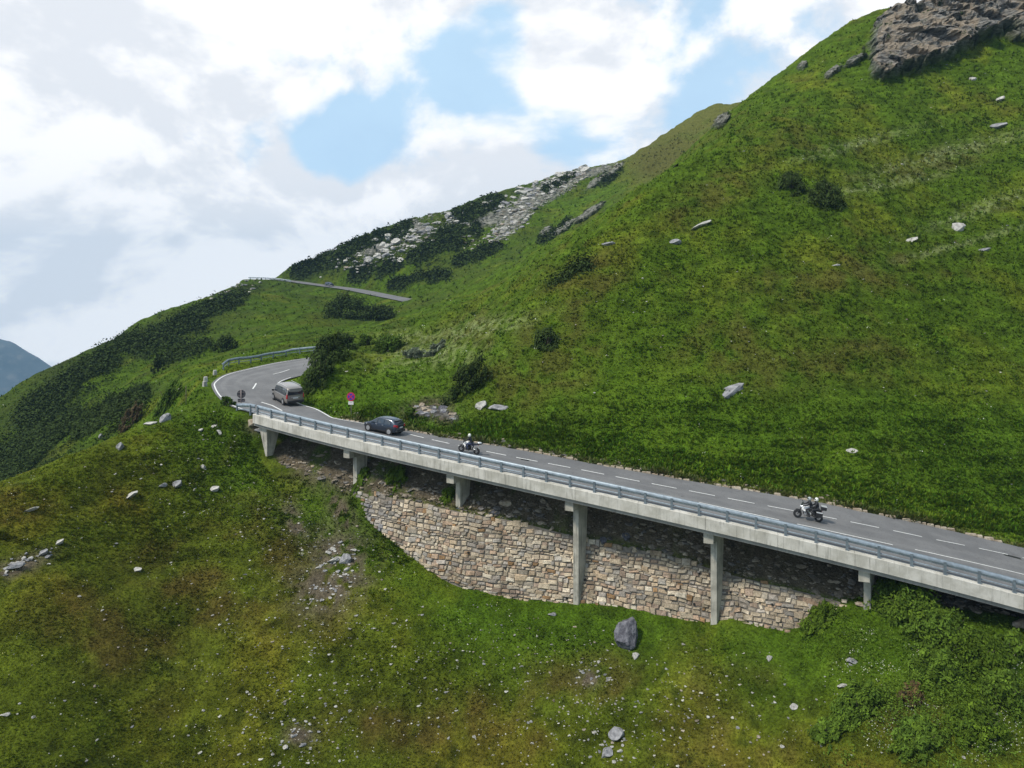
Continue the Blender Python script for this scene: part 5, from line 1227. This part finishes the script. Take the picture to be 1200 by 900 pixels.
for a_ in [
 (372,456,42,34,PINE,'dark dwarf pine on the inside of the bend beside the van'),(383,424,52,26,PINE,'dark dwarf pine behind the first one inside the bend'),(398,410,38,16,PINE,'uppermost dark pine of the row inside the bend'),
 (405,371,56,24,PINE,'wide dark dwarf pine in the hollow below the upper road'),(440,376,52,16,PINE,'lower dark pine to the right of the wide one in the hollow'),(455,412,38,16,SHR,'grey-green shrub on the slope right of the bend'),(429,405,20,12,SHR,'small green shrub left of the grey-green one'),(546,464,56,36,PINE,'big dark dwarf pine above the single rider'),(640,410,34,16,PINE,'dark shrub on the brown slope left of centre'),
 (930,228,34,20,PINE,'dark round shrub high on the hillside, left of two'),(971,243,44,24,PINE,'dark round shrub high on the hillside, right of two'),(510,416,24,12,SAGE,'silvery shrub on the pale slope above the road'),(484,420,30,10,SAGE,'low silvery shrub to the left of the other silvery one'),
 (1003,205-45,1,1,PINE,'')]:
    if a_[5]: shrub(*a_[:6], name='dwarf_pine' if a_[4] is PINE else 'shrub', cat='dwarf pine' if a_[4] is PINE else 'shrub', leaf=.2)
for a_ in [(195,480,34,22,SHR,'green bushy shrub behind the snow pole'),(152,502,26,20,BRN,'brownish shrub on the top of the spur'),(184,437,16,22,PINE,'dark conifer shrub standing on the left slope'),(152,470,40,12,PINE,'dark shrub on the slope above the spur'),(265,476,20,10,SHR,'leafy shrub at the edge of the bend beside the round sign'),(262,412,30,18,PINE,'dark bush on the slope left above the bend'),(480,492,20,12,SHR,'green shrub by the rock outcrop behind the hatchback')]:
    shrub(*a_, leaf=.17)
# dwarf pine thickets of the far left slope and the ridge
th = [(30,530,95,20,-33,'dark dwarf pine thicket at the left edge of the valley slope'),(25,572,80,26,-30,'lowest dark thicket behind the grassy spur'),(128,487,84,16,-25,'dark thicket in the middle of the left slope'),(70,462,110,14,-34,'long dark thicket just under the left skyline'),(120,425,110,12,-33,'dark thicket along the skyline left of the bend'),(205,388,110,14,-28,'dark thicket band on the upper left skyline'),(250,362,80,12,-24,'dark thicket below the start of the upper road'),(60,500,60,14,-30,'small dark thicket between two larger ones on the left slope'),(215,415,60,8,-20,'thin dark thicket above the left slope path'),
      (385,303,90,14,-22,'dark thicket on the skyline above the upper road'),(455,275,60,12,-22,'dark thicket between pale rocks on the ridge'),(520,285,90,16,-24,'dark thicket below the ridge rocks'),(560,245,60,12,-22,'dark thicket on the skyline left of the boulder field'),(560,300,60,8,-20,'dark thicket strip under the boulder field'),(655,215,40,6,-25,'small dark thicket on the top edge of the boulder field'),(440,318,60,10,-15,'dark thicket just above the upper road'),(650,272,44,7,-35,'dark shrubs along the crest below the boulder field'),(715,208,30,6,-38,'dark shrubs on the crest under the brown peak'),(490,330,70,8,-12,'dark thicket right of the upper road'),(660,345,60,5,-10,'low dark heath strip on the hillside')]
for px, py, L_, W_, tl, lb in th:
    pts = []; W_ = W_*(1.7 if px < 240 else 1.3); n_ = int(L_*W_*.5); t = math.radians(tl); tries = 0
    q0 = hit(px, py, 92)
    if q0 is None: continue
    while len(pts) < n_ and tries < n_*3:
        tries += 1; a = rs.uniform(-.5,.5)*L_; b = rs.normal()*.33*W_*(1-.6*(2*a/L_)**2)**.5
        x, y = px+a*math.cos(t)-b*math.sin(t), py+a*math.sin(t)+b*math.cos(t); q = hit(x, y, 92)
        if q is None or abs(q[1]-q0[1]) > 60: continue
        if perlin(np.array([q[0]/7]), np.array([q[1]/7]), 5)[0] < -.12-.25*(rs.random() < .4): continue
        pts.append(q)
    if len(pts) < 12: continue
    pts = np.array(pts); per = 9; c_ = np.repeat(pts, per, 0); h_ = np.abs(rs.normal(size=len(c_)))*.75; off = rs.normal(size=(len(c_),2))*.75
    c_[:,0] += off[:,0]; c_[:,1] += off[:,1]; c_[:,2] = gz(c_[:,0], c_[:,1])+np.minimum(h_*1.0, 1.7); nr_ = np.concatenate([off, h_[:,None]+.4], 1)
    V = leaves(c_, nr_, .5*q0[1]/170, rs, 1.4); cc_ = PINE*1.05*rs.uniform(.55,1.5,(len(c_),1)); cc_ = np.repeat(cc_, 4, 0)
    lo_ = np.array(q0); o = link('dwarf_pine_thicket', npmesh('dwarf_pine_thicket', V-lo_, np.arange(len(V)).reshape(-1,4), M['needle'], cc_)); o.location = tuple(lo_)
    tag(o, lb, 'thicket')
# leafy herbs and bushes under the right end of the bridge
k = 0
for px, py, w_, h_, b_, lb in [(1075,735,70,34,SHR,'tall leafy bush under the deck at the right'),(1050,715,60,22,LUSH,'light green bush beside the short pier at the right'),(1110,760,80,30,SHR,'wide green bush below the tall leafy one'),(1150,790,90,30,LUSH,'broad bush with white flowers in the lower right'),(1100,800,60,24,SHR,'dark green bush left of the flowering one in the lower right'),(1010,840,60,26,SHR,'green bush above the lower right corner'),(1070,825,30,16,BRN,'small reddish brown bush in the lower right grass'),(1185,835,60,30,SHR,'green bush at the right edge near the bottom'),(1150,870,70,26,LUSH,'pale leafy bush in the bottom right corner'),(1080,880,60,22,SHR,'dark leafy bush at the bottom right'),(960,735,40,14,LUSH,'low green bush at the end of the stone wall'),(975,868,40,14,SHR,'low bush at the bottom, left of the corner bushes'),(1190,775,40,24,SHR,'bush at the right edge under the last pier'),(462,570,26,14,LUSH,'green tuft of shrubs on top of the wall behind the first pier'),(523,588,18,10,LUSH,'small green shrub on top of the wall left of the second pier'),(422,570,20,10,LUSH,'green shrub at the foot of the first pier')]:
    shrub(px, py, w_, h_, b_, lb, leaf=.13, dens=1.5, yellow=.6)

# ------------------------------------------------------------------ grass
def sample(n_, vmin, vmax, ylim=(25,200), seed=1, umin=-30, umax=1230):
    r = np.random.default_rng(seed); px = r.uniform(umin, umax, n_); py = r.uniform(vmin, vmax, n_); out = []
    # bulk version of hit(): per column table of visible first hits
    u = (px-600)/FP; jj = np.clip(((u-US[0])/(US[-1]-US[0])*(NU-1)).astype(int), 0, NU-1)
    ok0 = YS > ylim[0]; Ysub = YS[ok0]; Vg = HZ-FP*GZ[ok0]/Ysub[:,None]; Mn = np.minimum.accumulate(Vg, axis=0)
    order = np.argsort(jj); Y = np.full(n_, np.nan)
    for j in np.unique(jj):
        m_ = jj == j; k_ = np.searchsorted(-Mn[:,j], -py[m_]); k_ok = k_ < len(Ysub); yy = np.full(m_.sum(), np.nan); yy[k_ok] = Ysub[k_[k_ok]]; Y[m_] = yy
    ok = ~np.isnan(Y) & (Y < ylim[1]); Y = Y[ok]*r.uniform(.995,1.005, ok.sum()); X = u[ok]*Y; return X, Y, r
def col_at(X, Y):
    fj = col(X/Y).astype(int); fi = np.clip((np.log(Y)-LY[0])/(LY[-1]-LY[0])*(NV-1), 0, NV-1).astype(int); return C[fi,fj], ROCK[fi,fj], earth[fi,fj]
def grass(name, label, n_, vmin, vmax, ylim, hgt, seed, blades=5, kind_mask=None, umin=-30, umax=1230, wid=.16):
    X, Y, r = sample(n_, vmin, vmax, ylim, seed, umin, umax); s, d = sd(X, Y); kd = kerb_d(s)
    ca, rk_, ea = col_at(X, Y)
    zg = gz(X, Y); bad = (s > -4) & (s < 88) & (d < kd+.12) & (Y < 90) & ((d > 2.6) | ((d > .2) & (zg > zroad(s, d)-.6))) | (rk_ > .4) | (r.random(len(X)) < ea*.9)
    if ylim[1] > 180: bad |= (Y < 105+60*r.random(len(X)))
    elif ylim[1] > 100: bad |= (Y > 110+65*r.random(len(X)))
    # keep off the bend and the wall face
    wz = (s > s_a-.3) & (s < s_b+.2) & (d > wb(s)[0]-.1) & (d < wt(s)[0]+.2); bad |= wz
    for A in (np.concatenate([R_OUT[:60:1]*(1-t)+R_IN[:60:1]*t for t in np.linspace(.02,.98,7)]),): 
        near = (Y > 70) & (Y < 112) & (X < -12); idx = np.where(near)[0]
        if len(idx):
            D2 = np.min((X[idx,None]-A[None,:,0])**2+(Y[idx,None]-A[None,:,1])**2, axis=1); bad[idx[D2 < .8]] = True
    if ylim[1] > 180:
        near = (Y > 200) & (X < -20); idx = np.where(near)[0]; D2 = np.min((X[idx,None]-UP_C[None,:,0])**2+(Y[idx,None]-UP_C[None,:,1])**2, axis=1); bad[idx[D2 < 11]] = True
    X, Y, ca, s, d = X[~bad], Y[~bad], ca[~bad], s[~bad], d[~bad]; n_ = len(X); Z = gz(X, Y)
    sc = hgt*(Y/50)**.85*r.uniform(.5,1.5,n_)*(1+.5*fbm(X, Y, 4, 2, 501)); lush_ = (d > kerb_d(s)) & (d < kerb_d(s)+3.5) & (s > 0) & (Y < 95); sc = sc*np.where(lush_, 1.5, 1)
    Vs = np.empty((n_, blades, 3, 3)); az = r.uniform(0, 2*np.pi, (n_, blades)); lean = r.uniform(.25, 1.1, (n_, blades)); L_ = sc[:,None]*r.uniform(.7,1.2,(n_,blades)); wd = L_*wid*(1+1.2*r.random((n_, blades)))
    base = np.stack([X, Y, Z-.03], -1)[:,None,:]; dx, dy = np.cos(az), np.sin(az); off = L_*.35*r.random((n_, blades))
    b0 = base+np.stack([dx*off, dy*off, 0*dx], -1); w3 = np.stack([-dy*wd, dx*wd, 0*dx], -1); tip = b0+np.stack([dx*np.sin(lean)*L_, dy*np.sin(lean)*L_, np.cos(lean)*L_], -1)
    Vs[:,:,0] = b0-w3; Vs[:,:,1] = b0+w3; Vs[:,:,2] = tip
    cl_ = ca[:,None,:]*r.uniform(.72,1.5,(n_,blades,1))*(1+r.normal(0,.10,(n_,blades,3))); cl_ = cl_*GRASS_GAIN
    me = npmesh(name, Vs.reshape(-1,3), np.arange(n_*blades*3).reshape(-1,3), M['leaf'], np.repeat(cl_.reshape(-1,3), 3, 0))
    # shade blades like the turf they stand in
    tag(link(name, me), label, 'grass', None, 'stuff')
GRASS_GAIN = 1.15
if GRASS:
    grass('grass', 'short alpine grass covering the slope below the road', 150000, 470, 930, (25,96), .10, 31)
    grass('hillside_grass', 'green grass and low heath on the hillside above the road', 130000, 0, 660, (56,175), .15, 32)
    grass('far_grass', 'rough grass on the far slopes and the ridge', 42000, 110, 560, (96,330), .16, 33, 4)
    grass('verge_grass', 'lush grass along the stone kerb of the road', 9000, 490, 660, (58,80), .22, 34, 6, umin=400)
    # broad leaved herbs where the ground is damp
    X, Y, r = sample(15000, 640, 930, (25,62), 41, 880, 1230); s, d = sd(X, Y); px_ = 600+FP*X/Y; nn_ = fbm(X, Y, 3.2, 3, 611); keep = (d < 1.5) & (r.random(len(X)) < sstep(930, 1040, px_+60*nn_)*(.12+1.9*np.clip(nn_, 0, 1))); X, Y, nn_ = X[keep], Y[keep], nn_[keep]
    c_ = np.stack([X, Y, gz(X, Y)+r.uniform(.05, .45, len(X))*(1+1.5*np.clip(nn_, 0, 1))], 1); c_ = np.repeat(c_, 4, 0)+r.normal(0, .12, (len(X)*4,3)); V = leaves(c_, np.tile([-.1,-.3,1.], (len(c_),1)), np.full(len(c_), .095), r, 1.5)
    cc_ = (LUSH*1.25)*r.uniform(.55,1.7,(len(c_),1))*(1+.25*r.random((len(c_),1))*np.array([1.,.6,.6])); tag(link('herbs', npmesh('herbs', V, np.arange(len(V)).reshape(-1,4), M['leaf'], np.repeat(cc_, 4, 0))), 'tangle of broad leaved herbs on the damp slope at the lower right', 'herbs', None, 'stuff')
    # white and yellow flowers
    X, Y, r = sample(9000, 540, 900, (25,80), 35); s, d = sd(X, Y); px_ = 600+FP*X/Y
    dens = np.clip(sstep(960, 1040, px_)*.8+.07, 0, 1)*(fbm(X, Y, 3, 2, 601) > .0); keep = (r.random(len(X)) < dens) & ((d < -.3) | (s < -1)); X, Y = X[keep], Y[keep]
    X2, Y2, r = sample(16000, 40, 640, (58,170), 36); v2 = HZ-FP*gz(X2, Y2)/Y2; s2, d2 = sd(X2, Y2); fi = np.clip((np.log(Y2)-LY[0])/(LY[-1]-LY[0])*(NV-1), 0, NV-1).astype(int)
    pv = np.clip(pale, 0, 1)[fi, col(X2/Y2).astype(int)]; keep = (r.random(len(X2)) < .35*pv+.012) & (d2 > kerb_d(s2)+1); X2, Y2 = X2[keep], Y2[keep]
    X, Y = np.concatenate([X, X2]), np.concatenate([Y, Y2]); Z = gz(X, Y)+.25; c_ = np.repeat(np.stack([X, Y, Z], 1), 3, 0)+r.normal(0,.12,(len(X)*3,3))
    V = leaves(c_, np.tile([-.3,-.5,1.], (len(c_),1)), np.repeat(.075*(Y/45)**.8, 3), r, 1.); cc_ = np.where(r.random((len(c_),1)) < .8, np.array([[.62,.64,.52]]), np.array([[.45,.45,.16]]))*r.uniform(.6,1.1,(len(c_),1))
    tag(link('flowers', npmesh('flowers', V, np.arange(len(V)).reshape(-1,4), M['leaf'], np.repeat(cc_, 4, 0))), 'white umbel flowers dotted over the grass slopes', 'flowers', None, 'stuff')

# ------------------------------------------------------------------ air
if HAZE:
    mb = MB(); mb.box((-300, 1950, -142), (9000, 4900+300, 0)); x0, x1, y0, y1, z0, z1 = -2320, 1220, -220, 3020, -545, 210
    mb = MB(); mb.hexa([(x0,y0,z0),(x1,y0,z0),(x1,y1,z0),(x0,y1,z0),(x0,y0,z1),(x1,y0,z1),(x1,y1,z1),(x0,y1,z1)])
    m = bpy.data.materials.new('haze'); m.use_nodes = True; nt_ = m.node_tree; nt_.nodes.clear(); o_ = nt_.nodes.new('ShaderNodeOutputMaterial'); v_ = nt_.nodes.new('ShaderNodeVolumePrincipled')
    v_.inputs['Color'].default_value = (.42,.70,1,1); v_.inputs['Density'].default_value = HAZE; v_.inputs['Anisotropy'].default_value = 0.; nt_.links.new(v_.outputs[0], o_.inputs['Volume'])
    tag(mb.build('haze', m), 'thin blue mountain air', 'haze', None, 'stuff')
# ------------------------------------------------------------------ camera, sun, sky
cam = bpy.data.cameras.new('camera'); co = bpy.data.objects.new('camera', cam); COL.objects.link(co)
co.rotation_euler = (math.radians(90), 0, 0); cam.sensor_width = 36; cam.lens = 36*FP/1200; cam.shift_y = (HZ-450)/1200; cam.clip_start = .5; cam.clip_end = 20000
scene.camera = co
SUN_EL, SUN_AZ = math.radians(54), math.radians(238)   # azimuth clockwise from +Y: behind the camera, a little left
sl = bpy.data.lights.new('sun', 'SUN'); sl.energy = 3.4; sl.angle = math.radians(8); sl.color = (1,.93,.81); so = bpy.data.objects.new('sun', sl); COL.objects.link(so)
sdir = Vector((math.sin(SUN_AZ)*math.cos(SUN_EL), math.cos(SUN_AZ)*math.cos(SUN_EL), math.sin(SUN_EL)))
so.rotation_euler = sdir.to_track_quat('Z', 'Y').to_euler()
w = bpy.data.worlds.new('World'); scene.world = w; w.use_nodes = True; nt = w.node_tree; nt.nodes.clear()
out = nt.nodes.new('ShaderNodeOutputWorld'); sky = N(nt, 'ShaderNodeTexSky', sky_type='NISHITA', sun_disc=False, sun_elevation=SUN_EL, sun_rotation=SUN_AZ, altitude=2000, air_density=1., dust_density=.6, ozone_density=1.2)
bs = nt.nodes.new('ShaderNodeBackground'); bs.inputs[1].default_value = .15
tc = nt.nodes.new('ShaderNodeTexCoord').outputs['Generated']
nv = N(nt, 'ShaderNodeVectorMath', operation='NORMALIZE'); nt.links.new(tc, nv.inputs[0]); dirv = nv.outputs[0]
def pdir(px, py):
    v = Vector(((px-600)/FP, 1, -(py-HZ)/FP)); return v.normalized()
def madd(a, b, op='ADD'):
    n = N(nt, 'ShaderNodeMath', operation=op)
    for i, v in ((0, a), (1, b)):
        if hasattr(v, 'is_output'): nt.links.new(v, n.inputs[i])
        else: n.inputs[i].default_value = v
    return n.outputs[0]
lobes = [  # px, py, radius px, weight (clouds +, blue -)
 (90,250,210,.28),(60,60,200,.22),(300,55,120,.26),(420,20,70,.2),(150,330,200,.25),(300,330,160,.2),(60,120,120,.16),(470,200,45,.10),(420,230,80,.12),(560,200,60,.12),(600,190,80,.08),(690,60,70,.10),(850,30,130,.16),(960,30,90,.1),(900,90,70,.08),(520,10,50,.1),(330,110,50,.06),(190,158,42,-.26),(260,172,48,-.30),(330,182,52,-.30),(400,168,50,-.26),(440,150,40,-.16),(500,70,60,-.22),(570,70,60,-.24),(560,125,50,-.18),(640,140,50,-.12),(700,150,50,-.10),(590,30,40,-.16),(860,85,50,-.10),(480,205,50,.26),(570,195,60,.30),(620,215,50,.18),(500,140,28,.12),(470,250,60,.2),(150,200,60,.12)]
acc = None
for px, py, r, wt_ in lobes:
    d = N(nt, 'ShaderNodeVectorMath', operation='DOT_PRODUCT'); nt.links.new(dirv, d.inputs[0]); d.inputs[1].default_value = pdir(px, py)
    ang = r/FP*(1.4 if wt_ > 0 else 1.25); m = ramp(nt, d.outputs['Value'], math.cos(ang), 1., 0, wt_*(.5 if wt_ > 0 else .8)); acc = m if acc is None else madd(acc, m)
mp = N(nt, 'ShaderNodeMapping'); nt.links.new(dirv, mp.inputs['Vector']); mp.inputs['Scale'].default_value = (1,1,1.5)
c1 = noise(nt, 3.2, 10, .56, mp.outputs[0], .25)
c2 = noise(nt, 13., 8, .6, mp.outputs[0], .4)
dens = madd(madd(madd(madd(c1, -.5), 1.5, 'MULTIPLY'), madd(acc, .5)), madd(madd(c2, -.5), .16, 'MULTIPLY'))
mask = ramp(nt, dens, .39, .60)
mp2 = N(nt, 'ShaderNodeMapping'); nt.links.new(dirv, mp2.inputs['Vector']); mp2.inputs['Scale'].default_value = (1,1,1.5); mp2.inputs['Location'].default_value = (.02,.0,-.075)
c3 = noise(nt, 3.2, 10, .56, mp2.outputs[0], .25)
relief = madd(c1, c3, 'SUBTRACT')
shade = madd(madd(relief, 2.4, 'MULTIPLY'), madd(madd(noise(nt, 2.1, 6, .6, mp.outputs[0]), -.5), 1.1, 'MULTIPLY'))
cc = mixc(nt, ramp(nt, shade, -.15, .12), (.82,.855,.91), (1.08,1.08,1.09))
bc = nt.nodes.new('ShaderNodeBackground'); nt.links.new(cc, bc.inputs[0]); bd = N(nt, 'ShaderNodeVectorMath', operation='DOT_PRODUCT'); nt.links.new(dirv, bd.inputs[0]); bd.inputs[1].default_value = Vector((.72,-.66,.12)).normalized(); nt.links.new(ramp(nt, bd.outputs['Value'], -.25, .7, 1.05, .24), bc.inputs[1])  # unseen clouds behind right of camera dimmed, added to darken the pier sides
# thin veil of high cloud whitens the blue
nt.links.new(sky.outputs[0], bs.inputs[0])
veil = ramp(nt, noise(nt, 1.5, 6, .6, mp.outputs[0]), .3, .7, .55, .92)
bv = nt.nodes.new('ShaderNodeBackground'); bv.inputs[0].default_value = (.60,.84,1.06,1); mv = nt.nodes.new('ShaderNodeMixShader'); nt.links.new(veil, mv.inputs[0]); nt.links.new(bs.outputs[0], mv.inputs[1]); nt.links.new(bv.outputs[0], mv.inputs[2])
mx = nt.nodes.new('ShaderNodeMixShader'); nt.links.new(mask, mx.inputs[0]); nt.links.new(mv.outputs[0], mx.inputs[1]); nt.links.new(bc.outputs[0], mx.inputs[2]); sx = nt.nodes.new('ShaderNodeSeparateXYZ'); nt.links.new(dirv, sx.inputs[0]); bg = nt.nodes.new('ShaderNodeBackground'); bg.inputs[0].default_value = (.05,.065,.045,1)
m3 = nt.nodes.new('ShaderNodeMixShader'); nt.links.new(ramp(nt, sx.outputs[2], -.16, -.09), m3.inputs[0]); nt.links.new(bg.outputs[0], m3.inputs[1]); nt.links.new(mx.outputs[0], m3.inputs[2]); nt.links.new(m3.outputs[0], out.inputs[0])
scene.view_settings.view_transform = 'Standard'; scene.view_settings.look = 'None'; scene.view_settings.exposure = 0; scene.view_settings.gamma = 1
scene.cycles.volume_bounces = 0; scene.cycles.max_bounces = 5; scene.cycles.diffuse_bounces = 2
